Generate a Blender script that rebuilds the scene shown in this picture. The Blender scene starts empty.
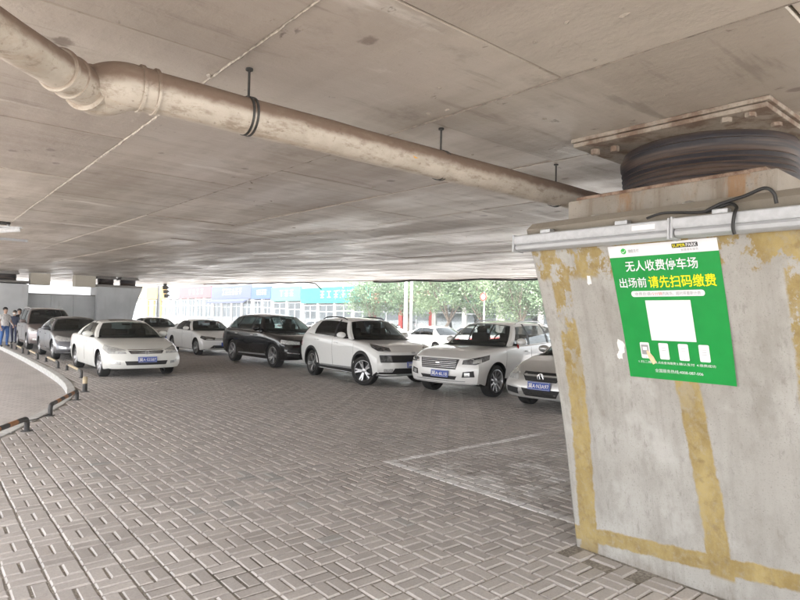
import bpy, bmesh, math, random
import numpy as np
from mathutils import Vector, Matrix
from mathutils.bvhtree import BVHTree
from mathutils.geometry import delaunay_2d_cdt

random.seed(7)
rng = np.random.default_rng(7)
SC = bpy.context.scene
COL = SC.collection
R = math.radians

# ------------------------------------------------------------------ camera
# world: +Y runs along the bridge (away to the left), +X across it (away to the right)
YAW, PITCH, ROLL, FPX, CAMH = R(39.8), R(1.78), R(1.15), 580.0, 1.6
_F = np.array([math.sin(YAW), math.cos(YAW), 0]); _R = np.array([math.cos(YAW), -math.sin(YAW), 0]); _U = np.array([0, 0, 1.0])
_F2 = _F * math.cos(PITCH) + _U * math.sin(PITCH); _U2 = _U * math.cos(PITCH) - _F * math.sin(PITCH)
_R3 = _R * math.cos(ROLL) + _U2 * math.sin(ROLL); _U3 = _U2 * math.cos(ROLL) - _R * math.sin(ROLL)
CAMP = np.array([0, 0, CAMH])
cam_data = bpy.data.cameras.new('camera'); cam = bpy.data.objects.new('camera', cam_data); COL.objects.link(cam)
cam_data.sensor_width = 36.0; cam_data.lens = 36.0 * FPX / 800.0; cam_data.clip_end = 2000; cam_data.clip_start = 0.05
m4 = Matrix.Identity(4)
for i in range(3):
    m4[i][0] = _R3[i]; m4[i][1] = _U3[i]; m4[i][2] = -_F2[i]; m4[i][3] = CAMP[i]
cam.matrix_world = m4
SC.camera = cam
def ray(px, py): return _F2 + _R3 * (px - 400) / FPX + _U3 * (300 - py) / FPX
def gnd(px, py, z=0.0):
    d = ray(px, py); t = (z - CAMH) / d[2]; p = CAMP + d * t; return (float(p[0]), float(p[1]), z)

# ------------------------------------------------------------------ world, sun, exposure
world = bpy.data.worlds.new('World'); SC.world = world; world.use_nodes = True
wn = world.node_tree.nodes; wl = world.node_tree.links; wn.clear()
SUN_EL, SUN_AZ = R(60), R(-150)      # azimuth measured from +Y towards +X
sky = wn.new('ShaderNodeTexSky'); sky.sky_type = 'NISHITA'; sky.sun_disc = False
sky.sun_elevation = SUN_EL; sky.sun_rotation = SUN_AZ; sky.air_density = 1.0; sky.dust_density = 4.0; sky.ozone_density = 1.0
hs = wn.new('ShaderNodeHueSaturation'); hs.inputs['Saturation'].default_value = 0.16; hs.inputs['Value'].default_value = 1.0
bg = wn.new('ShaderNodeBackground'); bg.inputs['Strength'].default_value = 0.15
wo = wn.new('ShaderNodeOutputWorld')
wl.new(sky.outputs[0], hs.inputs['Color']); wl.new(hs.outputs[0], bg.inputs['Color']); wl.new(bg.outputs[0], wo.inputs['Surface'])
sd = bpy.data.lights.new('sun', 'SUN'); sd.energy = 1.4; sd.angle = R(20); sd.color = (1.0, 0.95, 0.88)
sun = bpy.data.objects.new('sun', sd); COL.objects.link(sun)
sdir = Vector((math.sin(SUN_AZ) * math.cos(SUN_EL), math.cos(SUN_AZ) * math.cos(SUN_EL), math.sin(SUN_EL)))
sun.rotation_euler = sdir.to_track_quat('Z', 'Y').to_euler(); sun.location = (-20, 10, 30)
SC.view_settings.view_transform = 'Standard'; SC.view_settings.look = 'None'
SC.view_settings.gamma = 1.0; SC.view_settings.use_curve_mapping = False
SC.view_settings.exposure = 3.18
SC.cycles.max_bounces = 8; SC.cycles.diffuse_bounces = 5; SC.cycles.glossy_bounces = 4; SC.cycles.transparent_max_bounces = 12
SC.cycles.use_denoising = True

# ------------------------------------------------------------------ materials
class NT:
    def __init__(s, name):
        s.m = bpy.data.materials.new(name); s.m.use_nodes = True
        s.n = s.m.node_tree.nodes; s.l = s.m.node_tree.links
        s.b = s.n['Principled BSDF']; s.out = s.n['Material Output']
    def add(s, t, **kw):
        n = s.n.new(t)
        for k, v in kw.items(): setattr(n, k, v)
        return n
    def put(s, sock, v):
        if isinstance(v, bpy.types.NodeSocket): s.l.new(v, sock)
        elif isinstance(v, (int, float)) and sock.type == 'RGBA': sock.default_value = (v, v, v, 1)
        elif isinstance(v, (tuple, list)) and sock.type == 'RGBA' and len(v) == 3: sock.default_value = (*v, 1)
        else: sock.default_value = v
    def pos(s): return s.add('ShaderNodeNewGeometry').outputs['Position']
    def obj(s): return s.add('ShaderNodeTexCoord').outputs['Object']
    def mapv(s, v, scale=(1, 1, 1), loc=(0, 0, 0), rot=(0, 0, 0)):
        n = s.add('ShaderNodeMapping'); s.put(n.inputs[0], v); n.inputs['Scale'].default_value = scale
        n.inputs['Location'].default_value = loc; n.inputs['Rotation'].default_value = rot; return n.outputs[0]
    def noise(s, v, scale=5, detail=4, rough=0.55, dist=0.0):
        n = s.add('ShaderNodeTexNoise'); s.put(n.inputs['Vector'], v); n.inputs['Scale'].default_value = scale
        n.inputs['Detail'].default_value = detail; n.inputs['Roughness'].default_value = rough; n.inputs['Distortion'].default_value = dist
        return n.outputs['Fac']
    def ramp(s, f, a, b, ca=0.0, cb=1.0):
        n = s.add('ShaderNodeMapRange'); n.interpolation_type = 'SMOOTHSTEP'; s.put(n.inputs['Value'], f)
        n.inputs['From Min'].default_value = a; n.inputs['From Max'].default_value = b
        n.inputs['To Min'].default_value = ca; n.inputs['To Max'].default_value = cb; return n.outputs[0]
    def math(s, op, a, b=0.0, c=0.0):
        n = s.add('ShaderNodeMath', operation=op); s.put(n.inputs[0], a); s.put(n.inputs[1], b); s.put(n.inputs[2], c); return n.outputs[0]
    def mix(s, f, a, b, blend='MIX'):
        n = s.add('ShaderNodeMix', data_type='RGBA', blend_type=blend); s.put(n.inputs[0], f); s.put(n.inputs[6], a); s.put(n.inputs[7], b); return n.outputs[2]
    def sep(s, v):
        n = s.add('ShaderNodeSeparateXYZ'); s.put(n.inputs[0], v); return n.outputs
    def bump(s, h, strength=0.3, dist=0.01):
        n = s.add('ShaderNodeBump'); s.put(n.inputs['Height'], h); n.inputs['Strength'].default_value = strength; n.inputs['Distance'].default_value = dist
        s.l.new(n.outputs[0], s.b.inputs['Normal'])
    def col(s, v): s.put(s.b.inputs['Base Color'], v)
    def rough(s, v): s.put(s.b.inputs['Roughness'], v)
    def spec(s, v): s.put(s.b.inputs['Specular IOR Level'], v)
MATS = {}
def plain(name, c, rough=0.6, metal=0.0, var=0.12, vs=30.0, coat=0.0, spec=0.5):
    """colour with a slight grain"""
    if name in MATS: return MATS[name]
    t = NT(name); n = t.noise(t.obj(), vs, 4)
    dk = tuple(x * (1 - var) for x in c); lt = tuple(min(1, x * (1 + var)) for x in c)
    t.col(t.mix(t.ramp(n, .3, .7), dk, lt)); t.rough(t.ramp(n, .2, .8, max(0.02, rough - .06), min(1, rough + .06)))
    t.b.inputs['Metallic'].default_value = metal; t.b.inputs['Coat Weight'].default_value = coat; t.b.inputs['Coat Roughness'].default_value = 0.04
    t.spec(spec); MATS[name] = t.m; return t.m
def paint(name, c, metal=0.0, rough=.30, dirt=.14, dcol=(.30, .28, .26)):
    t = NT(name); o = t.obj(); s = t.sep(o)
    d = t.math('MULTIPLY', t.ramp(s[2], .15, .62, 1, 0), t.ramp(t.noise(o, 3, 5), .3, .7, .3, 1))
    d2 = t.ramp(t.noise(o, 11, 5), .5, .85, 0, .5)
    t.col(t.mix(t.math('MULTIPLY', t.math('MAXIMUM', d, t.math('MULTIPLY', d2, .35)), dirt), c, dcol)); t.rough(t.ramp(d, 0, 1, rough, .6))
    t.b.inputs['Metallic'].default_value = metal; t.spec(.15)
    t.b.inputs['Coat Weight'].default_value = 1.0; t.b.inputs['Coat Roughness'].default_value = 0.04
    return t.m
def glassmat(name, tint, gl=0.06):
    t = NT(name); t.n.remove(t.b)
    tr = t.add('ShaderNodeBsdfTransparent'); tr.inputs[0].default_value = (*tint, 1)
    g = t.add('ShaderNodeBsdfGlossy'); g.inputs['Roughness'].default_value = 0.03
    o = t.obj(); nz = t.noise(o, 6, 3); g.inputs[0].default_value = (.9, .95, .95, 1)
    ge = t.add('ShaderNodeNewGeometry'); dp = t.add('ShaderNodeVectorMath', operation='DOT_PRODUCT'); t.l.new(ge.outputs['Normal'], dp.inputs[0]); t.l.new(ge.outputs['Incoming'], dp.inputs[1])
    frs = t.math('ADD', .05, t.math('MULTIPLY', .95, t.math('POWER', t.math('SUBTRACT', 1.0, t.math('ABSOLUTE', dp.outputs['Value'])), 5.0)))
    mx = t.add('ShaderNodeMixShader'); t.l.new(t.math('ADD', frs, t.math('MULTIPLY', nz, gl)), mx.inputs[0])
    t.l.new(tr.outputs[0], mx.inputs[1]); t.l.new(g.outputs[0], mx.inputs[2]); t.l.new(mx.outputs[0], t.out.inputs[0])
    return t.m

def mat_paver():
    t = NT('clay_paver'); p = t.pos(); s = t.sep(p)
    at = t.add('ShaderNodeAttribute', attribute_name='tone').outputs['Fac']
    big = t.noise(p, .35, 3); mid = t.noise(p, 2.2, 5); fine = t.noise(p, 70, 5, .65)
    c = t.mix(t.ramp(at, 0, 1), (.31, .282, .262), (.48, .44, .41))
    c = t.mix(t.ramp(at, .88, .97), c, (.27, .27, .255))
    c = t.mix(t.ramp(mid, .35, .75, 0, .5), c, (.47, .435, .405))
    c = t.mix(t.ramp(big, .42, .62, 0, .45), c, (.36, .33, .31))
    c = t.mix(t.ramp(fine, .35, .75, 0, .4), c, (.21, .19, .178))
    # moss / damp brown towards the parked cars
    c = t.mix(t.ramp(t.noise(p, .8, 6, .6), .58, .74, 0, .38), c, (.19, .16, .13))
    # oil drips
    c = t.mix(t.ramp(t.noise(t.mapv(p, loc=(5, 3, 0)), 1.6, 2), .72, .78, 0, .4), c, (.10, .09, .082))
    # worn white bay lines: x = 4.1 (y < 5.1) and y = 5.08 (x > 4.06), plus lime scale inside the bay
    wear = t.noise(p, 9, 6, .7)
    wob = t.math('MULTIPLY', t.math('SUBTRACT', t.noise(p, 1.5, 2), .5), .05)
    def band(v, c0, hw): return t.ramp(t.math('ABSOLUTE', t.math('ADD', t.math('SUBTRACT', v, c0), wob)), hw - .012, hw + .012, 1, 0)
    l1 = t.math('MULTIPLY', band(s[0], 4.11, .055), t.math('MULTIPLY', t.ramp(s[1], 5.10, 5.14, 1, 0), t.ramp(s[1], 2.2, 3.2, 0, 1)))
    l2 = t.math('MULTIPLY', band(s[1], 5.06, .06), t.math('MULTIPLY', t.ramp(s[0], 4.03, 4.07, 0, 1), t.ramp(s[0], 6.4, 7.2, 1, 0)))
    ln = t.math('MULTIPLY', t.math('MAXIMUM', l1, l2), t.ramp(wear, .30, .56, .5, .97))
    inside = t.math('MULTIPLY', t.math('MULTIPLY', t.ramp(s[0], 4.1, 4.25, 0, 1), t.ramp(s[0], 5.6, 6.8, 1, 0)), t.math('MULTIPLY', t.ramp(s[1], 2.9, 3.3, 0, 1), t.ramp(s[1], 4.5, 5.1, 1, 0)))
    lime = t.math('MULTIPLY', inside, t.ramp(t.math('MULTIPLY', t.noise(p, 1.3, 5, .65), t.math('ADD', wear, .5)), .44, .62, 0, .6))
    c = t.mix(t.math('MAXIMUM', ln, lime), c, (.74, .73, .72))
    t.col(c); t.rough(t.ramp(mid, .3, .7, .40, .66)); t.spec(.5)
    t.bump(t.math('ADD', fine, t.math('MULTIPLY', mid, .6)), .35, .004); return t.m
def mat_joint():
    t = NT('joint_sand'); p = t.pos(); n = t.noise(p, 60, 4); b = t.noise(p, .9, 4)
    c = t.mix(t.ramp(n, .3, .7), (.16, .14, .12), (.34, .31, .27)); c = t.mix(t.ramp(b, .45, .7, 0, .7), c, (.07, .06, .045))
    t.col(c); t.rough(.9); t.bump(n, .5, .004); return t.m
def mat_soffit():
    t = NT('soffit_concrete'); p = t.pos(); at = t.add('ShaderNodeAttribute', attribute_name='tone').outputs['Fac']
    st = t.noise(t.mapv(p, (1.0, .22, 1)), 1.5, 6, .6); st2 = t.noise(t.mapv(p, (.16, .8, 1), loc=(3, 9, 0)), 2.4, 5, .6)
    big = t.noise(p, .28, 3); fine = t.noise(p, 38, 5, .7); blot = t.noise(t.mapv(p, loc=(7, 1, 0)), 2.6, 7, .72); pit = t.noise(t.mapv(p, (1, .55, 1), loc=(1, 6, 0)), 7, 5, .7)
    c = t.mix(t.ramp(at, 0, 1), (.33, .29, .245), (.45, .40, .345))
    c = t.mix(t.ramp(st, .40, .66, 0, .55), c, (.22, .188, .155))
    c = t.mix(t.ramp(st2, .50, .70, 0, .75), c, (.47, .43, .38))
    c = t.mix(t.ramp(big, .45, .65, 0, .5), c, (.27, .225, .195))
    c = t.mix(t.ramp(blot, .56, .72, 0, .5), c, (.17, .14, .11))
    c = t.mix(t.ramp(t.noise(t.mapv(p, (.35, 1, 1), loc=(2, 5, 3)), 1.6, 6, .65), .60, .70, 0, .75), c, (.58, .55, .51))
    c = t.mix(t.ramp(pit, .66, .72, 0, .8), c, (.10, .078, .06))
    c = t.mix(t.ramp(fine, .60, .75, 0, .4), c, (.14, .115, .095))
    st3 = t.noise(t.mapv(p, (.25, 1.7, 1), loc=(8, 2, 0)), 4.5, 6, .65); c = t.mix(t.ramp(st3, .58, .70, 0, .45), c, (.15, .125, .10))
    t.col(c); t.rough(t.ramp(t.math('MULTIPLY', st, t.math('ADD', st3, .5)), .3, .7, .29, .56)); t.spec(.5)
    vo = t.add('ShaderNodeTexVoronoi'); t.put(vo.inputs['Vector'], t.mapv(p, (1, .7, 1))); vo.inputs['Scale'].default_value = 3.2
    spot = t.math('MULTIPLY', t.ramp(t.math('ADD', vo.outputs['Distance'], t.math('MULTIPLY', t.math('SUBTRACT', pit, .5), .35)), .07, .13, 1, 0), t.ramp(t.sep(vo.outputs['Color'])[0], .45, .5, 0, .8))
    c = t.mix(spot, c, (.13, .10, .08))
    t.col(c)
    t.bump(t.math('ADD', t.math('MULTIPLY', st2, 2.2), t.math('ADD', t.math('MULTIPLY', fine, .3), t.math('ADD', blot, pit))), .5, .010); return t.m
def mat_pier():
    t = NT('pier_concrete'); p = t.pos(); s = t.sep(p); Y, Z = s[1], s[2]
    big = t.noise(p, 1.3, 5, .6); fine = t.noise(p, 55, 5, .7); blot = t.noise(t.mapv(p, (1, 1, .5)), 5, 6, .7)
    run = t.noise(t.mapv(p, (1, 6, .5)), 2.0, 5, .6)
    c = t.mix(t.ramp(big, .3, .7), (.32, .305, .28), (.41, .40, .375))
    c = t.mix(t.ramp(blot, .42, .72, 0, .7), c, (.23, .215, .19))
    c = t.mix(t.ramp(run, .48, .70, 0, .6), c, (.26, .245, .22))
    c = t.mix(t.ramp(t.noise(t.mapv(p, (1, 1, .25), loc=(2, 7, 2)), 22, 5, .7), .56, .68, 0, .5), c, (.20, .185, .165))
    c = t.mix(t.ramp(t.noise(p, 110, 3, .7), .56, .70, 0, .5), c, (.17, .155, .14))
    c = t.mix(t.ramp(fine, .60, .72, 0, .5), c, (.22, .2, .18))
    c = t.mix(t.ramp(t.noise(t.mapv(p, loc=(4, 4, 1)), 2.3, 4), .56, .66, 0, .4), c, (.48, .47, .45))
    edge = t.math('MULTIPLY', t.math('SUBTRACT', t.noise(p, 9, 5, .7), .5), .055)
    def strip(v, hw): return t.ramp(t.math('ADD', t.math('ABSOLUTE', v), edge), hw - .008, hw + .008, 1, 0)
    lz = lambda a, b: t.math('ADD', t.math('MULTIPLY', Z, b), a)
    left = strip(t.math('SUBTRACT', Y, lz(2.30, -.037)), .068)
    mid = t.math('MULTIPLY', strip(t.math('SUBTRACT', Y, lz(1.405, .085)), .068), t.ramp(Z, .1, .13, 0, 1))
    right = strip(t.math('SUBTRACT', Y, lz(.91, .0)), .05)
    bot = strip(t.math('SUBTRACT', Z, t.math('ADD', .335, t.math('MULTIPLY', Y, -.098))), .052)
    top = t.math('MULTIPLY', t.ramp(t.math('ADD', Z, t.math('MULTIPLY', edge, 2.2)), 1.86, 1.90, 0, 1), 1.0)
    band = t.math('MAXIMUM', t.math('MAXIMUM', left, mid), t.math('MAXIMUM', right, t.math('MAXIMUM', bot, top)))
    peel = t.math('MULTIPLY', t.ramp(t.noise(t.mapv(p, (1, 1, .6)), 5.5, 6, .7), .50, .55, 0, 1), t.ramp(Z, .9, 1.7, .0, 1))
    band = t.math('MULTIPLY', band, t.math('SUBTRACT', 1.0, peel))
    band = t.math('MULTIPLY', band, t.ramp(t.noise(p, 24, 4, .7), .25, .55, .62, .95))
    yc = t.mix(t.ramp(blot, .3, .7), (.235, .165, .055), (.38, .295, .125))
    yc = t.mix(t.ramp(t.noise(p, 14, 5), .52, .74, 0, .6), yc, (.17, .11, .04))
    band = t.math('MULTIPLY', band, t.ramp(Z, 2.06, 2.09, 1, 0)); c = t.mix(t.ramp(Z, 2.06, 2.14, 0, .8), c, (.20, .17, .13))
    c = t.mix(band, c, yc)
    c = t.mix(t.math('MULTIPLY', t.ramp(Z, 0.0, .10, .5, 0), t.ramp(blot, .3, .7)), c, (.16, .13, .10))
    t.col(c); t.rough(.8); t.spec(.3); t.bump(t.math('ADD', t.math('MULTIPLY', fine, .5), t.math('ADD', blot, t.math('MULTIPLY', band, .35))), .4, .006); return t.m
def mat_pedestal():
    t = NT('pedestal_concrete'); p = t.pos(); s = t.sep(p)
    run = t.noise(t.mapv(p, (1, 3.2, .5)), 3.0, 5, .65); big = t.noise(p, 2.5, 5); fine = t.noise(p, 50, 4, .7)
    c = t.mix(t.ramp(big, .3, .7), (.24, .21, .175), (.34, .305, .26))
    c = t.mix(t.ramp(run, .48, .72, 0, .6), c, (.17, .125, .085))
    c = t.mix(t.ramp(t.noise(t.mapv(p, (1, 2.2, .7), loc=(1, 2, 3)), 2.2, 6, .65), .52, .66, 0, .75), c, (.27, .14, .055))
    c = t.mix(t.ramp(fine, .6, .7, 0, .6), c, (.12, .1, .08))
    t.col(c); t.rough(.85); t.bump(t.math('ADD', fine, run), .5, .008); return t.m
def mat_rust():
    t = NT('rusty_steel'); p = t.pos(); n = t.noise(p, 9, 6, .65); f = t.noise(p, 60, 4)
    c = t.mix(t.ramp(n, .35, .65), (.13, .072, .045), (.30, .22, .165)); c = t.mix(t.ramp(f, .5, .75, 0, .6), c, (.07, .04, .028))
    t.col(c); t.rough(.8); t.bump(f, .4, .004); return t.m
def mat_flange():
    t = NT('dusty_painted_steel'); p = t.pos(); n = t.noise(p, 7, 6, .65); f = t.noise(p, 50, 4)
    c = t.mix(t.ramp(n, .4, .62), (.29, .25, .205), (.15, .10, .07)); c = t.mix(t.ramp(f, .55, .75, 0, .5), c, (.12, .07, .05))
    t.col(c); t.rough(.75); t.bump(f, .3, .003); return t.m
def mat_rubber():
    t = NT('dusty_black_rubber'); p = t.pos(); g = t.add('ShaderNodeNewGeometry'); nz = t.sep(g.outputs['Normal'])[2]
    n = t.noise(t.mapv(p, (.5, .5, 16)), 2.2, 4, .5); f = t.noise(p, 40, 4)
    dust = t.math('MAXIMUM', t.ramp(nz, .05, .55, 0, .9), t.ramp(n, .46, .66, 0, .75))
    c = t.mix(dust, (.014, .013, .018), (.11, .075, .055)); c = t.mix(t.ramp(f, .5, .8, 0, .4), c, (.05, .04, .035))
    t.col(c); t.rough(.6); return t.m
def mat_pipe():
    t = NT('dusty_pvc'); p = t.pos(); g = t.add('ShaderNodeNewGeometry'); nz = t.sep(g.outputs['Normal'])[2]
    n = t.noise(p, 6, 6, .65); f = t.noise(p, 45, 5, .7); l = t.noise(t.mapv(p, (.5, 6, 6)), 3, 4)
    c = t.mix(t.ramp(n, .3, .7), (.37, .325, .27), (.48, .43, .365)); c = t.mix(t.ramp(l, .5, .75, 0, .45), c, (.34, .26, .19))
    # settled brown dust lies on the upper side
    dust = t.ramp(t.math('ADD', nz, t.math('MULTIPLY', t.math('SUBTRACT', n, .5), 1.0)), -.22, .26, 0, .92)
    c = t.mix(dust, c, (.15, .098, .07)); c = t.mix(t.ramp(f, .58, .75, 0, .4), c, (.22, .16, .11))
    c = t.mix(t.ramp(t.noise(t.mapv(p, (2, 5, 5)), 3.5, 7, .75), .50, .66, 0, .7), c, (.21, .16, .12)); c = t.mix(t.ramp(t.noise(p, 22, 5, .7), .60, .70, 0, .6), c, (.13, .09, .065))
    t.col(c); t.rough(t.ramp(dust, 0, 1, .5, .9)); t.bump(t.math('ADD', f, n), .3, .004); return t.m
def mat_road(name, a, b):
    t = NT(name); p = t.pos(); n = t.noise(p, .5, 5, .6); f = t.noise(p, 80, 4, .7); st = t.noise(t.mapv(p, (1.2, .25, 1)), 1.2, 5)
    c = t.mix(t.ramp(n, .3, .7), a, b); c = t.mix(t.ramp(st, .5, .72, 0, .5), c, tuple(x * .6 for x in a)); c = t.mix(t.ramp(f, .5, .75, 0, .4), c, tuple(x * .5 for x in a))
    t.col(c); t.rough(.8); t.bump(f, .3, .004); return t.m
def mat_lane():
    t = NT('lane_setts'); p = t.pos(); n = t.noise(p, .5, 5, .6); f = t.noise(p, 60, 4, .7); st = t.noise(t.mapv(p, (1.0, .3, 1)), 1.3, 6, .65)
    b = t.add('ShaderNodeTexBrick'); t.put(b.inputs['Vector'], t.mapv(p, rot=(0, 0, .45))); b.inputs['Scale'].default_value = 1.0; b.inputs['Brick Width'].default_value = .22; b.inputs['Row Height'].default_value = .11; b.inputs['Mortar Size'].default_value = .008
    b.inputs['Color1'].default_value = (.40, .365, .34, 1); b.inputs['Color2'].default_value = (.47, .43, .405, 1); b.inputs['Mortar'].default_value = (.24, .215, .195, 1)
    c = t.mix(t.ramp(n, .3, .7, 0, .4), b.outputs['Color'], (.46, .43, .40)); c = t.mix(t.ramp(st, .48, .68, 0, .6), c, (.28, .255, .235)); c = t.mix(t.ramp(f, .5, .75, 0, .35), c, (.24, .22, .2))
    t.col(c); t.rough(.75); t.bump(t.math('ADD', f, b.outputs['Fac']), .25, -.004); return t.m
def mat_greywall():
    t = NT('grey_painted_concrete'); p = t.pos(); n = t.noise(p, .9, 5); st = t.noise(t.mapv(p, (2, 2, .3)), 1.5, 5)
    c = t.mix(t.ramp(n, .3, .7), (.40, .42, .435), (.50, .52, .535)); c = t.mix(t.ramp(st, .5, .7, 0, .4), c, (.33, .335, .34)); t.col(c); t.rough(.75); return t.m
def mat_leaf(name, a, b):
    t = NT(name); p = t.pos(); at = t.add('ShaderNodeAttribute', attribute_name='tone').outputs['Fac']
    c = t.mix(at, a, b); t.col(c); t.rough(.55)
    tl = t.add('ShaderNodeBsdfTranslucent'); t.put(tl.inputs[0], c)
    mx = t.add('ShaderNodeMixShader'); mx.inputs[0].default_value = .35
    t.l.new(t.b.outputs[0], mx.inputs[1]); t.l.new(tl.outputs[0], mx.inputs[2]); t.l.new(mx.outputs[0], t.out.inputs[0]); return t.m

PAVER, JOINT, SOFFIT, PIER, PEDESTAL, RUST, RUBBER, PVC = mat_paver(), mat_joint(), mat_soffit(), mat_pier(), mat_pedestal(), mat_rust(), mat_rubber(), mat_pipe()
FLANGE = mat_flange()
ROAD = mat_lane(); STREET = mat_road('street_asphalt', (.46, .45, .44), (.54, .53, .52))
GREYWALL = mat_greywall()
KERB = plain('kerb_concrete', (.46, .45, .43), .8, var=.18, vs=9)
BLACKP = plain('black_plastic', (.018, .018, .019), .55, var=.2)
TYRE = plain('tyre_rubber', (.022, .021, .020), .85, var=.3)
ALLOY = plain('alloy_wheel', (.42, .42, .43), .35, .9, var=.06)
CHROME = plain('chrome', (.75, .75, .76), .12, 1.0, var=.03)
DARKIN = plain('car_interior', (.02, .02, .022), .8, var=.2)
LAMP = plain('lamp_lens', (.62, .64, .64), .12, .35, var=.25, vs=22, coat=1.0)
DARKLAMP = plain('smoked_lamp_lens', (.10, .105, .11), .12, .3, var=.6, vs=18, coat=1.0)
AMBER = plain('amber_lens', (.55, .20, .03), .2, coat=1.0)
REDLENS = plain('red_lens', (.35, .012, .01), .2, coat=1.0)
PLATEBLUE = plain('plate_blue', (.015, .06, .36), .4, var=.05)
WHITEINK = plain('white_ink', (.80, .80, .80), .5, var=.02)
GLASS = glassmat('window_glass', (.42, .50, .49)); TINT = glassmat('tinted_glass', (.055, .055, .06)); CLEAR = glassmat('shop_glass', (.70, .74, .76), .15)
STEEL = plain('dark_steel', (.06, .058, .055), .5, .6, var=.3)
GALV = plain('galvanised_steel', (.45, .46, .47), .45, .7, var=.15)

# ------------------------------------------------------------------ mesh helpers
def tag(o, label=None, cat=None, group=None, kind=None):
    if label: o['label'] = label
    if cat: o['category'] = cat
    if group: o['group'] = group
    if kind: o['kind'] = kind
    return o
def link(name, me, parent=None):
    o = bpy.data.objects.new(name, me); COL.objects.link(o)
    if parent is not None: o.parent = parent
    return o
def empty(name, loc=(0, 0, 0), rz=0.0):
    o = bpy.data.objects.new(name, None); COL.objects.link(o); o.location = loc; o.rotation_euler = (0, 0, rz); o.empty_display_size = .2
    return o
def mk(name, verts, faces, mat, parent=None, smooth=None, midx=None):
    me = bpy.data.meshes.new(name); me.from_pydata([tuple(map(float, v)) for v in verts], [], [tuple(map(int, f)) for f in faces])
    for m in (mat if isinstance(mat, (list, tuple)) else [mat]): me.materials.append(m)
    if midx is not None: me.polygons.foreach_set('material_index', midx)
    me.update()
    if smooth is not None:
        me.shade_smooth()
        if smooth < 179: me.set_sharp_from_angle(angle=R(smooth))
    return link(name, me, parent)
class MB:
    """collects shapes for ONE mesh"""
    def __init__(s): s.v = []; s.f = []; s.mi = []; s.cur = 0
    def add(s, vs, fs):
        o = len(s.v); s.v += [tuple(v) for v in vs]; s.f += [tuple(i + o for i in f) for f in fs]; s.mi += [s.cur] * len(fs); return s
    def box(s, c, size, rz=0.0, bev=0.0, M=None):
        hx, hy, hz = size[0] / 2, size[1] / 2, size[2] / 2
        if bev > 0:
            bm = bmesh.new(); bmesh.ops.create_cube(bm, size=1.0); bmesh.ops.scale(bm, vec=size, verts=bm.verts)
            bmesh.ops.bevel(bm, geom=bm.edges[:], offset=bev, segments=2, affect='EDGES', profile=.5)
            vs = [v.co.copy() for v in bm.verts]; bm.verts.index_update(); fs = [[v.index for v in f.verts] for f in bm.faces]; bm.free()
        else:
            vs = [Vector((x, y, z)) for z in (-hz, hz) for x, y in ((-hx, -hy), (hx, -hy), (hx, hy), (-hx, hy))]
            fs = [(0, 3, 2, 1), (4, 5, 6, 7), (0, 1, 5, 4), (1, 2, 6, 5), (2, 3, 7, 6), (3, 0, 4, 7)]
        rot = M if M is not None else Matrix.Rotation(rz, 3, 'Z')
        return s.add([rot @ v + Vector(c) for v in vs], fs)
    def tube(s, pts, rad, n=12, cap=True):
        pts = [Vector(p) for p in pts]; rads = rad if isinstance(rad, (list, tuple)) else [rad] * len(pts)
        rings = []; prev = None
        for i, p in enumerate(pts):
            d = (pts[min(i + 1, len(pts) - 1)] - pts[max(i - 1, 0)]).normalized()
            if prev is None:
                a = d.orthogonal().normalized()
            else:
                a = (prev - d * prev.dot(d)); a = a.normalized() if a.length > 1e-6 else d.orthogonal().normalized()
            prev = a; b = d.cross(a)
            rings.append([p + (a * math.cos(k * math.tau / n) + b * math.sin(k * math.tau / n)) * rads[i] for k in range(n)])
        vs = [v for r in rings for v in r]; fs = []
        for i in range(len(pts) - 1):
            for k in range(n):
                fs.append((i * n + k, i * n + (k + 1) % n, (i + 1) * n + (k + 1) % n, (i + 1) * n + k))
        if cap:
            fs.append(tuple(range(n))[::-1]); fs.append(tuple((len(pts) - 1) * n + k for k in range(n)))
        return s.add(vs, fs)
    def lathe(s, prof, n=32, axis='Z', c=(0, 0, 0), close=False):
        vs = []; fs = []
        for (r, h) in prof:
            for k in range(n):
                a = k * math.tau / n; x, y = r * math.cos(a), r * math.sin(a)
                v = {'Z': (x, y, h), 'Y': (x, h, y), 'X': (h, x, y)}[axis]
                vs.append((v[0] + c[0], v[1] + c[1], v[2] + c[2]))
        m = len(prof)
        for i in range(m - (0 if close else 1)):
            for k in range(n):
                j = (i + 1) % m
                f = (i * n + k, i * n + (k + 1) % n, j * n + (k + 1) % n, j * n + k)
                fs.append(f if axis != 'Y' else f[::-1])
        return s.add(vs, fs)
    def ball(s, c, r, seg=14, ring=9, M=None):
        vs = []; fs = []
        for i in range(ring + 1):
            th = math.pi * i / ring
            for k in range(seg):
                a = math.tau * k / seg; v = Vector((r[0] * math.sin(th) * math.cos(a), r[1] * math.sin(th) * math.sin(a), r[2] * math.cos(th)))
                vs.append((M @ v if M is not None else v) + Vector(c))
        for i in range(ring):
            for k in range(seg):
                fs.append((i * seg + k, (i + 1) * seg + k, (i + 1) * seg + (k + 1) % seg, i * seg + (k + 1) % seg))
        return s.add(vs, fs)
    def prism(s, poly, axis, a, b):
        """2D outline swept from a to b along an axis; poly in the two other axes"""
        f3 = {'X': lambda p, h: (h, p[0], p[1]), 'Y': lambda p, h: (p[0], h, p[1]), 'Z': lambda p, h: (p[0], p[1], h)}[axis]
        n = len(poly); vs = [f3(p, a) for p in poly] + [f3(p, b) for p in poly]
        fs = [tuple(range(n)), tuple(range(2 * n - 1, n - 1, -1))] + [(i, n + i, n + (i + 1) % n, (i + 1) % n) for i in range(n)]
        return s.add(vs, fs)
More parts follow.
